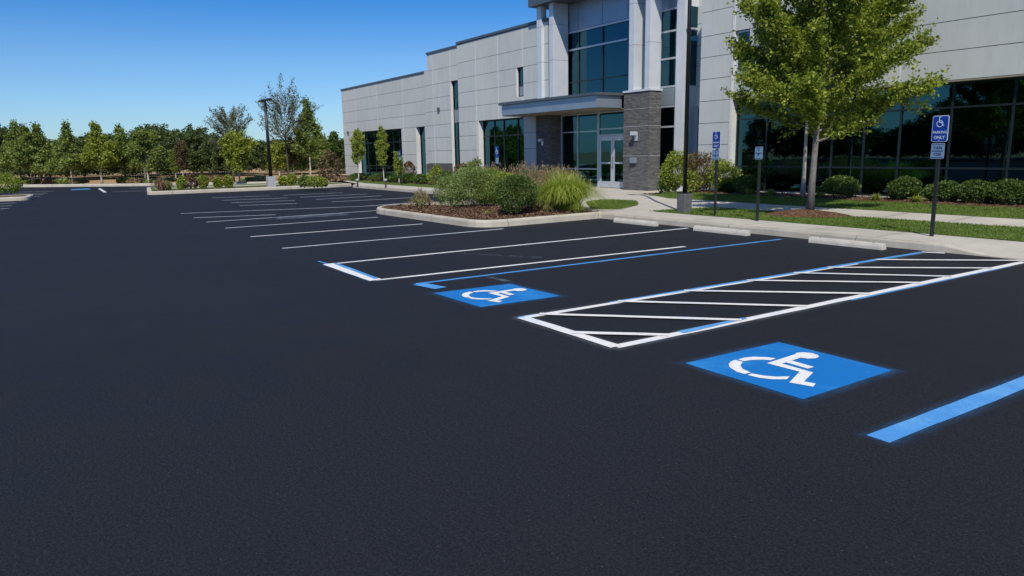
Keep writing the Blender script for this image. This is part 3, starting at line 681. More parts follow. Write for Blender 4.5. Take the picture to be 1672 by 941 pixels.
# entrance tower
GY = 22.3; LY = 22.0
window(-29.05, -22.45, 4.25, 7.27, GY, vs=[-27.7, -26.0, -24.3], hs=[6.47, 5.0], fr='dframe', bar=.05, label='large upper glass wall of the entrance tower')
add('transom', 'frame', (-29.0, -24.34, GY-.075, GY-.052, 6.43, 6.51), (-29.05, -28.99, GY-.075, GY-.052, 4.25, 7.27)); add('head_trim', 'frame', (-29.05, -22.45, GY-.08, GY-.05, 7.22, 7.30))
mb = MB(); xs = [-29.3, -27.7, -26.0, -24.35, -22.9, -21.5]
for a, b in zip(xs, xs[1:]): mb.box(a+.012, b-.012, GY-.07, GY+.2, 7.32, 9.4)
o = mb.build('upper_cladding', M['bluemetal'], bld); 
window(-22.45, -21.45, 4.27, 7.32, GY-.01, hs=[6.45, 5.4], fr='frame', bar=.07); add('spandrel_panel', 'spandrel', (-22.45, -21.45, GY-.05, GY+.1, 3.58, 4.26))
window(-22.45, -21.45, .15, 3.56, GY-.01, hs=[2.72, .95], fr='frame', bar=.07)
add('corner_post', 'silver', (-21.45, -21.05, GY-.12, GY+.25, .15, 9.4)); window_ret = MB()
add('return_wall', 'silver', (-21.15, -21.06, GY+.25, GY+.75, .15, 4.3)); add('return_wall', 'silver', (-21.15, -21.06, GY+.25, GY+.75, 7.3, 9.4)); 
MB().quad((-21.08, GY+.25, 4.3), (-21.08, GY+.75, 4.3), (-21.08, GY+.75, 7.3), (-21.08, GY+.25, 7.3)).build('side_pane', M['glass'], bld)
add('return_trim', 'frame', (-21.14, -21.04, GY+.25, GY+.75, 6.42, 6.50))
RY = 22.95
panels([-21.1, -20.1, -19.0, -17.8], [.1, 1.95, 2.72, HD, 4.27, 5.05, 5.83, 6.65, 8.2, 9.4], RY, .25, holes=[(-21.1, -19.0, .1, HD)])
window(-21.05, -19.0, .15, HD, RY+.1, hs=[2.72, .95], fr='frame', bar=.06)
# fins
for (x0, x1, y1, z0) in [(-29.69, -29.32, 21.62, 4.17), (-28.71, -28.38, 22.18, 4.17), (-23.24, -22.92, 22.1, 4.22), (-22.3, -22.01, 21.9, 4.22)]:
    f = add('metal_fin', 'silver', (x0, x1, 21.3, y1, z0, 8.55), bevel=.012)
    for z in (6.0, 7.6): add('fin_joint', 'cap', (x0-.002, x1+.002, 21.298, y1+.002, z, z+.012), parent=f)
add('roof_slab', 'cap', (-29.95, -20.7, 21.0, 24.5, 8.55, 8.95))
# stone piers
add('stone_pier', 'brick', (-23.5, -21.98, 21.3, 21.93, .1, 4.14), label='sunlit stone pier right of the glass doors'); add('pier_cap', 'silver', (-23.54, -21.94, 21.26, 21.97, 4.14, 4.22))
add('stone_pier', 'brick', (-29.82, -28.67, 21.3, 22.2, .1, 3.53), label='shaded stone pier left of the glass doors')
for z in (1.55, 2.75, 3.45): add('stone_band', 'pad', (-23.51, -21.97, 21.29, 21.94, z, z+.02))
# ground floor glazing and doors
window(-28.67, -25.92, .15, 3.5, LY, vs=[-27.4], hs=[2.68, .98], fr='frame', bar=.05, barv=.05); window(-25.9, -23.5, 2.46, 3.5, LY, vs=[-24.0], hs=[2.75], fr='frame', bar=.05)
add('side_infill', 'brick', (-23.95, -23.5, LY-.02, LY+.2, .15, 2.45))
dr = (-25.9, -23.98)
fr = add('door_frame', 'frame', (dr[0], dr[0]+.06, LY-.06, LY+.06, .15, 2.45), (dr[1]-.06, dr[1], LY-.06, LY+.06, .15, 2.45), (dr[0]+.06, dr[1]-.06, LY-.06, LY+.06, 2.39, 2.45))
mid = sum(dr)/2
for a, b, s in ((dr[0]+.065, mid-.006, 1), (mid+.006, dr[1]-.065, -1)):
    d = add('door', 'frame', (a, a+.11, LY-.03, LY+.03, .17, 2.385), (b-.11, b, LY-.03, LY+.03, .17, 2.385), (a+.11, b-.11, LY-.028, LY+.028, .17, .44), (a+.11, b-.11, LY-.028, LY+.028, 2.24, 2.385), (a+.11, b-.11, LY-.028, LY+.028, 1.22, 1.29))
    MB().quad((a+.1, LY, .4), (b-.1, LY, .4), (b-.1, LY, 2.3), (a+.1, LY, 2.3)).build('pane', M['glass'], d)
    hx = b-.055 if s > 0 else a+.055
    MB().tube([(hx, LY-.03, 1.05), (hx, LY-.075, 1.05), (hx, LY-.075, 1.5), (hx, LY-.03, 1.5)], [.014]*4, 6).build('handle', M['cap'], d)
# canopy
cp = add('canopy', 'bluemetal', (-30.75, -23.62, 19.92, 21.29, 3.55, 4.04), bevel=.006, label='flat blue grey metal canopy over the doors')
add('canopy_roof', 'cap', (-30.87, -23.52, 19.80, 21.29, 4.045, 4.15), parent=cp); add('canopy_soffit', 'soffit', (-30.70, -23.67, 19.97, 22.0, 3.515, 3.548), parent=cp)
# right wing
RWY = 21.0; ZR = [.1, 1.2, 1.95, 2.72, HD+.03, 4.27, 5.03, 5.76, 6.59, 7.4, 8.2, 9.0]
panels([-19.1, -17.62, -11.7, -6.0, -.3, 5.4, 11.1, 16.8], ZR, RWY, .4, holes=[(-17.62, 16.0, .1, HD+.03), (-17.62, -16.95, 4.35, 5.76)])
add('parapet_cap', 'cap', (-19.15, 16.85, RWY-.05, RWY+.5, 9.0, 9.1))
add('reveal', 'rev', (-17.68, -17.58, RWY-.02, RWY+.3, .15, 8.95)); add('lintel', 'soffit', (-17.58, 16.0, RWY+.003, RWY+.42, HD-.01, HD+.028))
window(-17.58, -16.95, 4.35, 5.76, RWY+.15, hs=[5.0], fr='frame')
window(-17.58, 16.0, .33, HD-.01, RWY+.3, vs=[-16.3, -13.85, -12.8, -11.72, -10.33, -8.83, -7.5, -5.9, -4.3, -2.7, -1.1, .5, 2.1, 3.7, 5.3, 6.9, 8.5, 10.1, 11.7, 13.3, 14.9], hs=[2.80, 1.17], fr='dframe', bar=.05, label='long dark ribbon of glass in the right wing')
add('sill', 'rev', (-17.58, 16.0, RWY+.12, RWY+.40, .16, .325))
add('inner_jamb', 'panel', (-17.57, -16.75, RWY+.6, RWY+.8, .3, 3.45))
# interior shell and columns, roof, side and back walls
add('interior_floor', 'inner', (-29.1, 16, 22.06, 29, .1, .13), (-58, -29.1, 22.7, 29, .1, .13)); add('interior_ceiling', 'inner', (-58, 16, 23.25, 29, 3.62, 3.7), (-58, -29.3, 22.7, 23.2, 3.62, 3.7), (-17.5, 16, 21.45, 23.2, 3.62, 3.7)); add('interior_wall', 'inner', (-58, 16, 29, 29.2, .1, 6.8))
add('interior_ceiling', 'inner', (-29.2, -21.2, 22.45, 29, 7.4, 7.5))
for x in (-16.1, -14.0, -11.6, -9.9, -6.2, -3, 1, 5, 9): add('interior_column', 'icol', (x, x+.16, 23.1, 23.3, .13, 3.6))
for x in (-27.9, -26.0, -24.4): add('interior_column', 'icol', (x, x+.2, 24.2, 24.4, .13, 7.4))

add('roof', 'cap', (-58, -43.1, 22.6, 50, 6.6, 6.7), (-43.0, -29, 22.3, 50, 7.5, 7.6), (-28.6, -19.0, 24.6, 50, 8.6, 8.7), (-19.0, 16.7, 21.5, 50, 8.7, 8.8))
add('side_wall', 'panel', (xl, xl+.3, 22.49, 50, .1, 6.9), (16.5, 16.8, 21.45, 50, .1, 9.0), (xl+.31, 16.45, 50, 50.3, .1, 6.3), (-42.9, -42.7, 22.4, 50, 6.75, 7.85), (-19.1, -18.85, 21.42, 22.9, .1, 9.0))
# wall lights and boxes
def wall_light(x, y, z, s=1.0, label=None):
    o = MB().box(x-.07*s, x+.07*s, y-.03*s, y, z-.16*s, z+.12*s).build('wall_light', M['frame'], bld, bevel=.008)
    MB().prism([(x-.09*s, y-.19*s), (x+.09*s, y-.19*s), (x+.06*s, y-.03*s), (x-.06*s, y-.03*s)], z+.02*s, z+.14*s).build('lamp_head', M['silver'], o)
    if label: o['label'] = label
wall_light(*[V(886, 232, 21.3)[0], 21.3, V(886, 232, 21.3)[2]], 1.1); a = V(1039, 222, 21.3); wall_light(a[0], 21.3, a[2], 1.25)
a = V(1035, 262, 21.3); add('wall_box', 'spandrel', (a[0]-.17, a[0]+.17, 21.20, 21.30, a[2]-.12, a[2]+.12), bevel=.02)
for px, py, Y in ((569, 217, W1Y), (717, 179, TAY)):
    a = V(px, py, Y); add('wall_fixture', 'cap', (a[0]-.11, a[0]+.11, Y-.10, Y-.001, a[2]-.09, a[2]+.12), bevel=.02)

# ------------------------------------------------------------------ signs
def text_mesh(txt, size, mat, parent, x, z, y, name='lettering'):
    cu = bpy.data.curves.new('t', 'FONT'); cu.body = txt; cu.size = size; cu.align_x = 'CENTER'; cu.align_y = 'CENTER'; cu.offset = size*.018
    o = bpy.data.objects.new('t', cu); COL.objects.link(o); dg = bpy.context.evaluated_depsgraph_get(); me = bpy.data.meshes.new_from_object(o.evaluated_get(dg)); bpy.data.objects.remove(o)
    for v in me.vertices: v.co = (x+v.co.x, y, z+v.co.y)
    me.materials.clear(); me.materials.append(mat); me.name = name
    q = bpy.data.objects.new(name, me); COL.objects.link(q); q.parent = parent; return q
def rrect(w, h, r, x=0, z=0, seg=4):
    P = []
    for cx, cz, a0 in ((w/2-r, h/2-r, 0), (-w/2+r, h/2-r, 90), (-w/2+r, -h/2+r, 180), (w/2-r, -h/2+r, 270)):
        for k in range(seg+1):
            a = math.radians(a0+90*k/seg); P.append((x+cx+r*math.cos(a), z+cz+r*math.sin(a)))
    return P
def plate_(P, y0, y1, name, mat, parent):
    mb = MB(); k = len(P); mb.v = [(p[0], y0, p[1]) for p in P]+[(p[0], y1, p[1]) for p in P]
    mb.f = [tuple(range(k)), tuple(reversed(range(k, 2*k)))]+[(i, k+i, k+(i+1) % k, (i+1) % k) for i in range(k)]
    return mb.build(name, mat, parent)
def isa(parent, s, x, z, y, mat):
    mb = MB()
    def bar(a, b, w):
        a = np.array(a)*s; b = np.array(b)*s; d = (b-a)/np.linalg.norm(b-a); n = np.array([-d[1], d[0]])*w*s/2; a = a-d*w*s*.4; b = b+d*w*s*.4
        q = [a-n, b-n, b+n, a+n]; y_ = y-.0004*len(mb.f); mb.quad(*[(x+p[0], y_, z+p[1]) for p in q])
    N = 26
    for i in range(N):
        a0 = math.radians(120+ i*(300)/N); a1 = math.radians(120+(i+1)*300/N); r0, r1 = .26*s, .33*s; c = (-.05*s, -.12*s)
        mb.quad(*[(x+c[0]+r*math.cos(t), y, z+c[1]+r*math.sin(t)) for r, t in ((r0, a0), (r1, a0), (r1, a1), (r0, a1))])
    bar((-.08, .34), (-.05, .02), .085); bar((-.05, .0), (.17, -.02), .075); bar((-.07, .17), (.12, .15), .06); bar((.18, -.04), (.30, -.30), .07); bar((.30, -.31), (.40, -.28), .06)
    hc = (-.09*s, .47*s); mb.quad(*[(x+hc[0]+.075*s*math.cos(t), y-.004, z+hc[1]+.075*s*math.sin(t)) for t in np.linspace(0, 2*math.pi, 14, endpoint=False)])
    return mb.build('wheelchair_symbol', mat, parent)
def sign(px, py, label, w, zb, zt, lw, lzb, lzt, rz, words, lower=True, zg=.15, lean=.0):
    b = G(px, py, zg); t = thing('parking_sign', label, 'sign', (b[0], b[1], zg), 'accessible parking signs on black posts', rz)
    h0 = (zt if zt else lzt)-zg
    add_ = MB(); add_.box(-.032, .032, -.02, .02, -.05, h0-.05); add_.build('post', M['signpost'], t, bevel=.006)
    if zt:
        H = zt-zb; zc = (zt+zb)/2-zg; pl = plate_(rrect(w, H, .035, 0, zc), -.028, -.022, 'sign_panel', M['signwhite'], t); plate_(rrect(w-.022, H-.022, .028, 0, zc), -.031, -.0285, 'blue_field', M['signblue'], pl)
        isa(pl, H*.40, .0, zc+H*.24, -.034, M['signwhite'])
        text_mesh(words[0], H*.135, M['signwhite'], pl, 0, zc-H*.14, -.034); text_mesh(words[1], H*.165, M['signwhite'], pl, 0, zc-H*.34, -.034)
        for s in (-1, 1):
            q = MB(); q.tube([(0, -.038, zc+s*H*.455), (0, -.030, zc+s*H*.455)], [.009, .009], 8); q.build('bolt', M['frame'], pl)
    H = lzt-lzb; zc = (lzt+lzb)/2-zg; lp = plate_(rrect(lw, H, .02, -.012, zc), -.028, -.022, 'lower_plate', M['signpale'], t)
    e = .0305
    for (x0, x1, z0, z1) in [(-lw*.43, lw*.43, H*.40, H*.43), (-lw*.43, lw*.43, -.01, .005), (-lw*.43, lw*.43, -H*.43, -H*.40)]: MB().quad((x0-.012, -e, zc+z0), (x1-.012, -e, zc+z0), (x1-.012, -e, zc+z1), (x0-.012, -e, zc+z1)).build('rule_line', M['ink'], lp)
    if lower:
        text_mesh('VAN', H*.30, M['ink'], lp, -.012, zc+H*.19, -.031); text_mesh('$250', H*.26, M['ink'], lp, -.012, zc-H*.22, -.031)
    else:
        q = MB(); q.tube([(-.012, -.034, zc-H*.12), (-.012, -.029, zc-H*.12)], [.022, .022], 12); q.build('dark_disc', M['ink'], lp); text_mesh('P', H*.3, M['ink'], lp, -.012, zc+H*.22, -.031)
    return t
sign(1521, 386, 'tall blue wheelchair parking sign on a black post at the right, beside the curb ramp', .300, 1.86, 2.32, .245, 1.56, 1.835, math.radians(-6), ('PARKING', 'ONLY'))
sign(1167, 353, 'blue wheelchair parking sign on a black post, leftmost in front of the right wing', .30, 1.80, 2.22, .26, 1.53, 1.775, math.radians(-10), ('PARKING', 'ONLY'), lower=False)
sign(1236, 361, 'small pale plate without a blue panel on a black post left of the tree', .2, 0, 0, .235, 1.55, 1.83, math.radians(-8), ('', ''), lower=False)
b = V(812, 262, 17.5)
def far_sign(px, pyt, pyb, Y, zg, label):
    a = V(px, pyt, Y); c = V(px, pyb, Y); t = thing('parking_sign', label, 'sign', (a[0], Y, zg), 'accessible parking signs by the entrance', 0); H = (a[2]-c[2])
    MB().box(-.03, .03, -.02, .02, -.1, a[2]-zg-.1).build('post', M['signpost'], t); pl = plate_(rrect(.26, H*.62, .03, 0, a[2]-zg-H*.31), -.03, -.022, 'sign_panel', M['signblue'], t); isa(pl, H*.34, 0, a[2]-zg-H*.28, -.034, M['signwhite'])
    plate_(rrect(.22, H*.34, .02, 0, a[2]-zg-H*.81), -.03, -.022, 'lower_plate', M['signpale'], t)
far_sign(812, 239, 268, 17.6, .15, 'small distant blue parking sign left of the entrance canopy'); far_sign(653, 246, 262, 17.2, .15, 'tiny distant blue parking sign in front of the left wing')

# ------------------------------------------------------------------ light poles
def lamp(label, loc, H, foot_w, foot_h, rad, head, pad='pad'):
    t = thing('light_pole', label, 'light pole', loc, None); f = MB().box(-foot_w/2, foot_w/2, -foot_w/2, foot_w/2, -.05, foot_h).build('concrete_base', M[pad], t, bevel=.02)
    MB().box(-.13, .13, -.13, .13, foot_h, foot_h+.03).build('base_plate', M['black'], t, bevel=.005)
    MB().tube([(0, 0, foot_h+.03), (0, 0, H)], [rad, rad*.72], 10).build('pole', M['black'], t, smooth=True)
    MB().tube([(-head*.45, 0, H+.01), (head*.45, 0, H+.01)], [.035, .035], 6).build('arm', M['black'], t)
    for s in (-1, 1):
        h = MB().prism([(s*head*.25, -.15), (s*head, -.12), (s*head, .12), (s*head*.25, .15)][::s], H-.05, H+.05).build('lamp_head', M['black'], t, bevel=.01)
        MB().quad(*[(s*head*u, v, H-.053) for u, v in ((.4, -.08), (.9, -.08), (.9, .08), (.4, .08))]).build('lens', M['spandrel'], h)
    return t
LB = (-41.2, 11.45, .15); tp = V(433, 164, 11.45)
lamp('slim black twin headed light pole on the far island in front of the woods', LB, float(tp[2])-.15, .42, .55, .10, 0.95)
PB = G(1117, 347, .15); lamp('tall black light pole on a grey concrete base beside the entrance walk', (PB[0], PB[1], .15), 9.2, .28, .50, .058, .6, 'padd')

# ------------------------------------------------------------------ bollard lights by the left wing
for px, lab in ((584, 'small white topped bollard light at the far left hedge'), (630, 'small white topped bollard light below the young tree')):
    b = G(px, 306, .15); t = thing('bollard_light', lab, 'bollard light', b, 'bollard lights on the left lawn'); MB().tube([(0, 0, 0), (0, 0, .32)], [.05, .05], 8).build('post', M['darkbark'], t); MB().tube([(0, 0, .32), (0, 0, .38), (0, 0, .43)], [.08, .10, .04], 10).build('lamp_head', M['pad'], t)

# ------------------------------------------------------------------ trees
ovate = lambda t: (1.0-.15*abs(t-.12)/.12) if t < .12 else (1-t)**.62*.97+.10
prof_main = lambda t: (.80+.20*min(1, t/.12)) if t < .12 else max(.12, 1-((t-.12)/.88)**1.05*.90)
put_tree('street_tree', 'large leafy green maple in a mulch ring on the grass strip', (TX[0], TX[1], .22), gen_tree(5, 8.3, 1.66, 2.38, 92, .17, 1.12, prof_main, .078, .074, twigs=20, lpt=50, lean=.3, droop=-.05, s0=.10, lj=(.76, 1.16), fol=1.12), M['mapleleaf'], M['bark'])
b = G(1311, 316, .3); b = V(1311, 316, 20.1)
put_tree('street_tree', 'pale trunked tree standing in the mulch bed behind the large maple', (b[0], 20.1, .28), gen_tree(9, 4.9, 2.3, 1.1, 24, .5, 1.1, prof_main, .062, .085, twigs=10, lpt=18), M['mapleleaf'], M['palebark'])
cone = lambda t: max(.04, (1-t)**1.25); rnd = lambda t: max(.2, math.sin(math.pi*min(1, .18+t*.86))); col_ = lambda t: .55+.45*math.sin(math.pi*min(1, t+.1)) if t < .85 else .35
def tree_at(px, pyb, pyt, wpx, label, kind, leafm, barkm, seed, group='young trees along the far edge of the lot', name='tree', zg=.05, Y=None):
    b = G(px, pyb, zg) if Y is None else V(px, pyb, Y); 
    if Y is not None: b[2] = zg
    d = ray(px, pyt); D = np.linalg.norm(b[:2]); H = 1.8+d[2]/np.linalg.norm(d[:2])*D-zg; s = D/1190; R = wpx*s/2
    if kind == 'cone': g = gen_tree(seed, H, H*.27, R*1.0, 40, .12, .9, cone, .06, .15, twigs=11, lpt=14)
    elif kind == 'round': g = gen_tree(seed, H, H*.30, R*.85, 26, .35, 1.1, rnd, .06, .14, twigs=10, lpt=14)
    elif kind == 'bare': g = gen_tree(seed, H*.80, H*.38, R*1.0, 40, .5, 1.05, lambda t: max(.45, math.sin(math.pi*min(1, .25+t*.66))), .07, .09, twigs=12, lpt=3, jit=.04, lj=(.85, 1.1))
    elif kind == 'narrow': g = gen_tree(seed, H, H*.34, R*.62, 24, .6, 1.15, col_, .035, .085, twigs=8, lpt=14)
    return put_tree(name, label, b, g, M[leafm], M[barkm], group)
tree_at(36, 301, 202, 58, 'leftmost dark green tree with a dark trunk at the lot edge', 'cone', 'woodleaf', 'darkbark', 21)
tree_at(54, 302, 207, 50, 'middle dark green tree of the dark trunked trio at far left', 'cone', 'woodleaf', 'darkbark', 22)
tree_at(70, 301, 205, 56, 'rightmost dark green tree of the dark trunked trio at far left', 'cone', 'woodleaf', 'darkbark', 23)
tree_at(119, 302, 206, 56, 'conical green tree with a white trunk at the far curb', 'cone', 'woodleaf', 'palebark', 24)
tree_at(167, 302, 205, 60, 'bright yellow green conical tree with a white trunk', 'cone', 'yellowleaf', 'palebark', 25)
tree_at(206, 300, 210, 54, 'green tree with a brown trunk right of the yellow green tree', 'cone', 'woodleaf', 'darkbark', 26)
tree_at(243, 301, 222, 50, 'dark tree with a pale trunk in front of a bare tree', 'round', 'woodleaf', 'palebark', 27)
tree_at(238, 297, 206, 24, 'small leafless tree top standing above the woods', 'bare', 'greyleaf', 'bark', 28)
tree_at(300, 297, 238, 30, 'slender tree with reddish brown thinning leaves', 'narrow', 'redleaf', 'palebark', 29)
tree_at(288, 297, 250, 22, 'thin young green tree left of the reddish one', 'narrow', 'woodleaf', 'palebark', 30)
tree_at(382, 297, 177, 62, 'tall sparse tree with bare crown left of the light pole', 'bare', 'greyleaf', 'darkbark', 31)
tree_at(392, 301, 226, 54, 'yellow green round tree below the tall sparse tree', 'round', 'yellowleaf', 'palebark', 32)
tree_at(472, 296, 152, 84, 'tallest sparse tree right of the light pole', 'bare', 'greyleaf', 'darkbark', 33)
tree_at(508, 295, 164, 70, 'tall dense green tree left of the building', 'cone', 'woodleaf', 'palebark', 34)
tree_at(457, 292, 240, 38, 'low yellow green tree right of the light pole', 'round', 'yellowleaf', 'palebark', 35)
tree_at(481, 294, 235, 34, 'young tree with pinkish leaves below the tallest tree', 'narrow', 'redleaf', 'palebark', 36)
tree_at(494, 294, 250, 24, 'small young green tree beside the pinkish one', 'narrow', 'woodleaf', 'palebark', 37)
tree_at(550, 292, 222, 26, 'dark green tree touching the left corner of the building', 'round', 'darkleaf', 'darkbark', 38)
tree_at(586, 295, 219, 34, 'young columnar light green tree at the left end of the building', 'narrow', 'lime', 'palebark', 41, 'young trees in front of the left wing', Y=17.9, zg=.16)
tree_at(627, 296, 217, 23, 'narrow young light green tree in front of the dark windows', 'narrow', 'lime', 'palebark', 42, 'young trees in front of the left wing', Y=17.9, zg=.16)
tree_at(652, 299, 261, 12, 'very slender green sapling near the left wing pier', 'narrow', 'lime', 'palebark', 43, 'young trees in front of the left wing', Y=17.9, zg=.16)

# the wood behind the lot, one mass
def woods(name, label, spots, seed, leaf=.34):
    rng = np.random.default_rng(seed); protos = []
    for k in range(5):
        g = gen_tree(100+k+seed, 5.0, .5, 1.7+.2*k, 26, .25, 1.0, rnd if k % 2 else ovate, .10, leaf*.62, twigs=7, lpt=10, jit=.2); protos.append(g[2])
    V_ = []
    for (x, y, s) in spots:
        p = protos[rng.integers(5)]; a = rng.random()*6.28; ca, sa = math.cos(a), math.sin(a); R_ = np.array([[ca, -sa, 0], [sa, ca, 0], [0, 0, 1.]]); sx = s*rng.uniform(.9, 1.2)
        V_.append(p@R_.T*np.array([sx*1.15, sx*1.15, s])+np.array([x, y, 0]))
    o = add_leaves(name, np.concatenate(V_), M['forestleaf']); o['kind'] = 'stuff'; o['label'] = label; o['category'] = 'woods'; return o
sp = []
for i in range(150):
    px = random.uniform(-60, 575); rank = random.random(); dist = 74+rank*20; d = ray(px, 262); d = d/np.linalg.norm(d[:2]); x, y = d[0]*dist, d[1]*dist
    top = np.interp(px, [-60, 0, 60, 100, 200, 230, 330, 350, 420, 520, 575], [212, 216, 226, 232, 229, 216, 217, 232, 236, 240, 236])+random.choice((0, 0, 5, 9))+random.uniform(-5, 12)
    dd = ray(px, top); h = 1.8+dd[2]/np.linalg.norm(dd[:2])*dist
    sp.append((x, y, max(.6, h/5.0)))
woods('woods', 'dense green woodland beyond the far edge of the parking lot', sp, 3)
for i in range(26):
    pass
sp = [(random.uniform(-75, 45), random.uniform(-58, -46), random.uniform(.65, 1.15)) for i in range(90)]
woods('woods', 'line of trees across the lot, seen only in the window reflections', sp, 4, .5)

# ------------------------------------------------------------------ shrubs
def at_row(px, Y, zg=None): b = V(px, 320, Y); return (b[0], Y, float(gz(b[0], Y)) if zg is None else zg)
for i, (px, w, h, lab) in enumerate([(1371, 1.22, .66, 'clipped round shrub just right of the large maple trunk'), (1475, 1.0, .68, 'clipped round shrub left of the tall right sign'), (1537, 1.08, .62, 'clipped round shrub directly behind the tall right sign'),
        (1595, 1.08, .62, 'clipped round shrub first right of the tall right sign'), (1648, 1.1, .64, 'clipped round shrub at the right edge of the picture'), (1222, 1.2, .62, 'clipped round shrub behind the small pale sign'), (1188, .85, .52, 'low clipped shrub right of the left blue sign')]):
    put_bush(lab, at_row(px, 20.55), w*.84, h*.94, .055, 4600, M['darkleaf'], 60+i, group='clipped shrubs along the right wing', lump=.2, shell=.68)
for i, (x) in enumerate((-4.2, -2.4, -.6)):
    pass
for i, (px, lab) in enumerate([(1222, 'small lime tuft left of the small pale sign'), (1258, 'small lime tuft right of the small pale sign'), (1338, 'small lime tuft right of the maple trunk'), (1430, 'small lime tuft between the first two clipped shrubs'), (1498, 'small lime tuft left of the tall right sign post')]):
    put_tuft(lab, at_row(px, 19.85), .55, .30, 130, M['lime'], 80+i, name='lime_grass', group='lime tufts in front of the right wing', bw=.012)
put_bush('loose tall green shrub right of the stone pier', at_row(1103, 19.9), 1.15, 1.35, .07, 4200, M['mapleleaf'], 90, lump=.7, shell=.35)
put_bush('reddish brown loose shrub behind the left blue sign', at_row(1140, 20.2), 1.3, 1.25, .065, 3600, M['redleaf'], 91, lump=.7, shell=.35)
put_bush('yellow green loose shrub between the stone pier and left sign', at_row(1128, 19.6), .8, .8, .065, 2200, M['lime'], 92, lump=.6, shell=.35)
put_bush('green shrub below the white wall edge right of the left sign', at_row(1180, 20.35), 1.0, 1.1, .065, 3000, M['mapleleaf'], 93, lump=.6, shell=.35)
put_bush('dark green shrub at the foot of the tall light pole', at_row(1090, 19.7), .7, .7, .06, 1800, M['darkleaf'], 94, lump=.5, shell=.4)
# near island
def isl(px, py): b = G(px, py, .19); return (b[0], b[1], float(izf(b[0], b[1])))
put_tuft('small isolated pinkish plume grass at the left end of the island', isl(687, 337), .8, .68, 700, M['sage'], 101, bw=.007, head=M['pinkblade'])
put_bush('small reddish stemmed shrub at left in the island group', isl(737, 335), .95, .9, .04, 5500, M['sage'], 102, lump=.5, shell=.35)
put_bush('wide sage green shrub with pink seed heads in the island', isl(776, 338), 1.8, 1.2, .045, 12000, M['sage'], 103, lump=.6, shell=.3)
put_bush('dense round dark green shrub at the front of the island', isl(842, 348), 1.1, 1.0, .045, 8500, M['darkleaf'], 104, lump=.45, shell=.5)
put_bush('green leafy shrub behind the dark round island shrub', isl(812, 337), 1.4, 1.1, .045, 8000, M['mapleleaf'], 105, lump=.5, shell=.4)
put_tuft('tall pale feathery grass in the middle of the island', isl(862, 334), 2.2, 1.35, 3000, M['sage'], 106, bw=.008, arch=.7, head=M['pinkblade'])
put_tuft('tall tan feathery grass at the back of the island', isl(800, 329), 2.4, 1.35, 2200, M['straw'], 107, bw=.008, arch=.6, head=M['pinkblade'])
put_tuft('big arching bright green fountain grass at the right of the island', isl(922, 342), 2.5, 1.32, 3600, M['fountain'], 108, bw=.011, arch=.95)
put_tuft('second fountain grass clump behind the big arching one', isl(905, 335), 2.2, 1.3, 2200, M['fountain'], 109, bw=.008, arch=.6, head=M['pinkblade'])
put_tuft('rose tinted grass clump between the dark shrub and the fountain grass', isl(880, 342), 1.3, .95, 1300, M['sage'], 113, bw=.008, head=M['pinkblade'])
put_tuft('small straw coloured tuft left of the big fountain grass', isl(893, 346), .42, .34, 260, M['straw'], 110, bw=.006)
put_tuft('low yellow tipped tuft at the front right of the island', isl(943, 346), .62, .42, 420, M['fountain'], 111, bw=.006)
put_bush('tiny green seedling in the mulch left of the dark shrub', isl(797, 349), .16, .12, .04, 60, M['lime'], 112)
# left wing hedge and shrubs
for i, (px, w, h, m, lab) in enumerate([(586, 1.35, .50, 'darkleaf', 'leftmost box hedge in front of the left wing'), (620, 1.25, .48, 'darkleaf', 'second box hedge below the narrow young tree'), (645, .9, .48, 'darkleaf', 'third box hedge near the left wing pier'), (667, .85, .58, 'darkleaf', 'round dark shrub under the reddish shrub'),
        (688, .85, .56, 'darkleaf', 'round dark shrub left of the taller block corner'), (712, .8, .95, 'mapleleaf', 'upright green shrub against the stone base'), (668, .8, 1.15, 'redleaf', 'reddish shrub in front of the left wing pier'), (730, .9, .7, 'darkleaf', 'low dark shrub below the slot window'),
        (757, .95, 1.15, 'redleaf', 'tall reddish shrub left of the dark window band'), (776, .9, 1.3, 'woodleaf', 'tall green shrub at the edge of the dark window band'), (800, 1.1, .8, 'darkleaf', 'dark shrub below the distant blue sign')]):
    Y = 18.3 if h < 1.1 else 19.0
    b = V(px, 298, Y); put_bush(lab, (b[0], Y, .15), w, h, .09, 1100, M[m], 120+i, group='shrubs along the left wing', lump=.15 if i < 5 else .5, shell=.6)
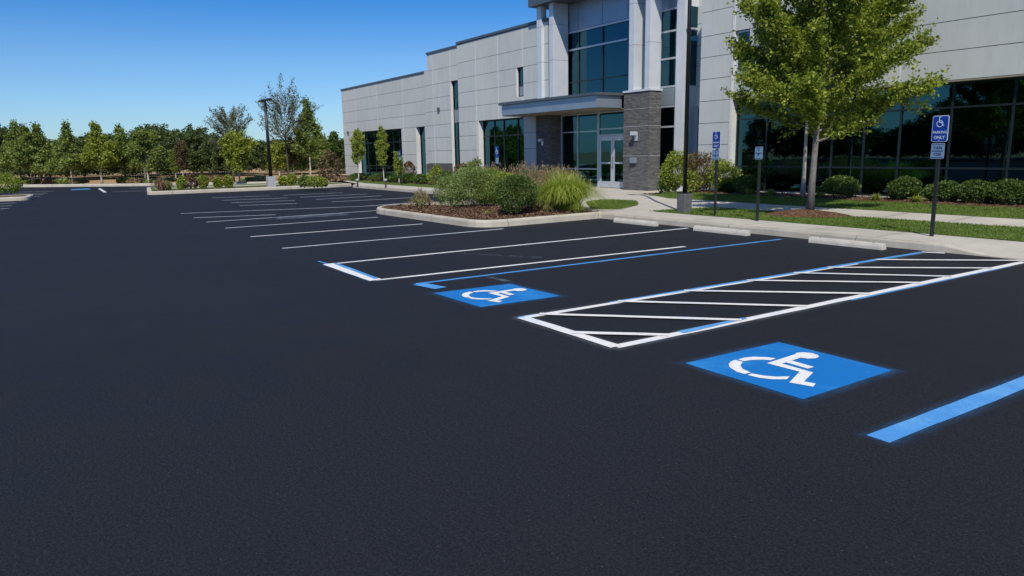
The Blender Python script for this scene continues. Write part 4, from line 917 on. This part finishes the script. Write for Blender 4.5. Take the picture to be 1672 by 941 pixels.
# far island plants
for i, (px, w, h, m, kind, lab) in enumerate([(262, 1.3, .85, 'pinkblade', 't', 'pink plume grass at the left end of the far island'), (275, .8, .65, 'sage', 't', 'second plume grass of the far island'), (297, .7, .75, 'mapleleaf', 'b', 'green bush left of the red bush on the far island'),
        (312, 1.1, .95, 'redleaf', 'b', 'dark reddish bush on the far island'), (333, .75, .75, 'mapleleaf', 'b', 'upright green bush in the middle of the far island'), (357, .65, .65, 'mapleleaf', 'b', 'small green bush right of the middle one'), (374, .7, .75, 'mapleleaf', 'b', 'green bush nearest left of the light pole'),
        (461, .75, .6, 'mapleleaf', 'b', 'light green bush first right of the light pole'), (478, .8, .7, 'mapleleaf', 'b', 'light green bush second right of the light pole'), (497, .8, .7, 'woodleaf', 'b', 'green bush left of the lime mound'), (513, 1.2, .62, 'lime', 'b', 'lime green mounded bush on the far island'), (526, .9, .6, 'lime', 'b', 'lime bush at the right end of the far island')]):
    d = ray(px, 306); X = -41.3; t = X/d[0]; loc = (X, float(d[1]*t), .16)
    if loc[1] > 15.2: loc = (X, 15.2, .16)
    if px > 490: q = G(px, 305, .2); loc = (q[0], min(15.3+(px-490)*.03, q[1]), .15)
    w *= .68; h *= .88
    if kind == 't': put_tuft(lab, loc, w*1.4, h*1.2, 300, M[m], 140+i, bw=.02, group='plants on the far island')
    else: put_bush(lab, loc, w, h, .10, 800, M[m], 140+i, group='plants on the far island', lump=.4)
# left edge bush and undergrowth by the far curb
b = G(4, 318, .15); put_bush('big round green bush at the left edge on its own island', (b[0]-.6, b[1]-.1, .15), 2.0, 1.0, .10, 2600, M['mapleleaf'], 160, lump=.3)
ug = [(20, 'low green undergrowth at the far left'), (36, 'yellowish bush below the dark trunks'), (62, 'green weeds below the dark trunked trio'), (84, 'green clump right of the dark trunked trio'), (104, 'reddish clump left of the white trunk'), (129, 'dark clump right of the white trunk'),
      (207, 'brownish clump around the brown trunk'), (226, 'green clump left of the pale trunk'), (250, 'green clump right of the pale trunk'), (270, 'broad clump behind the far island'), (318, 'tan clump behind the reddish bush'), (346, 'reddish clump behind the far island bushes'), (410, 'low clump left of the light pole base'), (427, 'green clump beside the light pole'), (540, 'dark reddish shrub left of the building corner'), (551, 'low green shrub at the building corner')]
for i, (px, lab) in enumerate(ug):
    b = G(px, 300.5 if px < 260 else 298, .05); k = 540 <= px
    put_bush(lab, b, random.uniform(1.0, 1.7), random.uniform(.3, .5) if not px == 540 else 1.9, .16, 700, M[['sage', 'straw', 'woodleaf', 'pinkblade'][i % 4]] if px != 540 else M['redleaf'], 170+i, group='wild clumps along the far curb', lump=.4)

# ------------------------------------------------------------------ light
w = bpy.data.worlds.new('World'); sc.world = w; w.use_nodes = True; nt = w.node_tree; bg = nt.nodes['Background']
EL, AZ = math.radians(49), math.radians(35)
sky = nt.nodes.new('ShaderNodeTexSky'); sky.sky_type = 'NISHITA'; sky.sun_disc = False; sky.sun_elevation = EL; sky.sun_rotation = math.radians(90)+AZ
sky.air_density = 1.0; sky.dust_density = .3; sky.ozone_density = 3.0
tc = nt.nodes.new('ShaderNodeTexCoord'); sp_ = nt.nodes.new('ShaderNodeSeparateXYZ'); nt.links.new(tc.outputs['Generated'], sp_.inputs[0])
rp = nt.nodes.new('ShaderNodeValToRGB'); nt.links.new(sp_.outputs[2], rp.inputs[0]); e = rp.color_ramp.elements
e[0].position = 0; e[0].color = (.54, .75, 1.0, 1); e[1].position = .7; e[1].color = (.42, .68, 1.0, 1)
for p_, c_ in ((.06, (.49, .71, 1.0, 1)), (.12, (.40, .65, .95, 1)), (.20, (.145, .51, .93, 1)), (.32, (.11, .44, .92, 1))):
    q = e.new(p_); q.color = c_
mx = nt.nodes.new('ShaderNodeMix'); mx.data_type = 'RGBA'; mx.blend_type = 'MULTIPLY'; mx.inputs[0].default_value = 1; nt.links.new(sky.outputs[0], mx.inputs[6]); nt.links.new(rp.outputs[0], mx.inputs[7])
nt.links.new(mx.outputs[2], bg.inputs[0]); bg.inputs[1].default_value = .12
sd = bpy.data.lights.new('sun', 'SUN'); so = bpy.data.objects.new('sun', sd); COL.objects.link(so); sd.energy = 4.35; sd.angle = math.radians(.53); sd.color = (1, .93, .82)
S = Vector((math.cos(EL)*math.cos(AZ), -math.cos(EL)*math.sin(AZ), math.sin(EL))); so.rotation_euler = S.to_track_quat('Z', 'Y').to_euler(); so.location = (30, -20, 40)
sc.view_settings.view_transform = 'Standard'; sc.view_settings.look = 'None'; sc.view_settings.exposure = 0
sc.render.engine = 'CYCLES'; sc.cycles.transparent_max_bounces = 12
sc.render.resolution_x = 1024; sc.render.resolution_y = 576
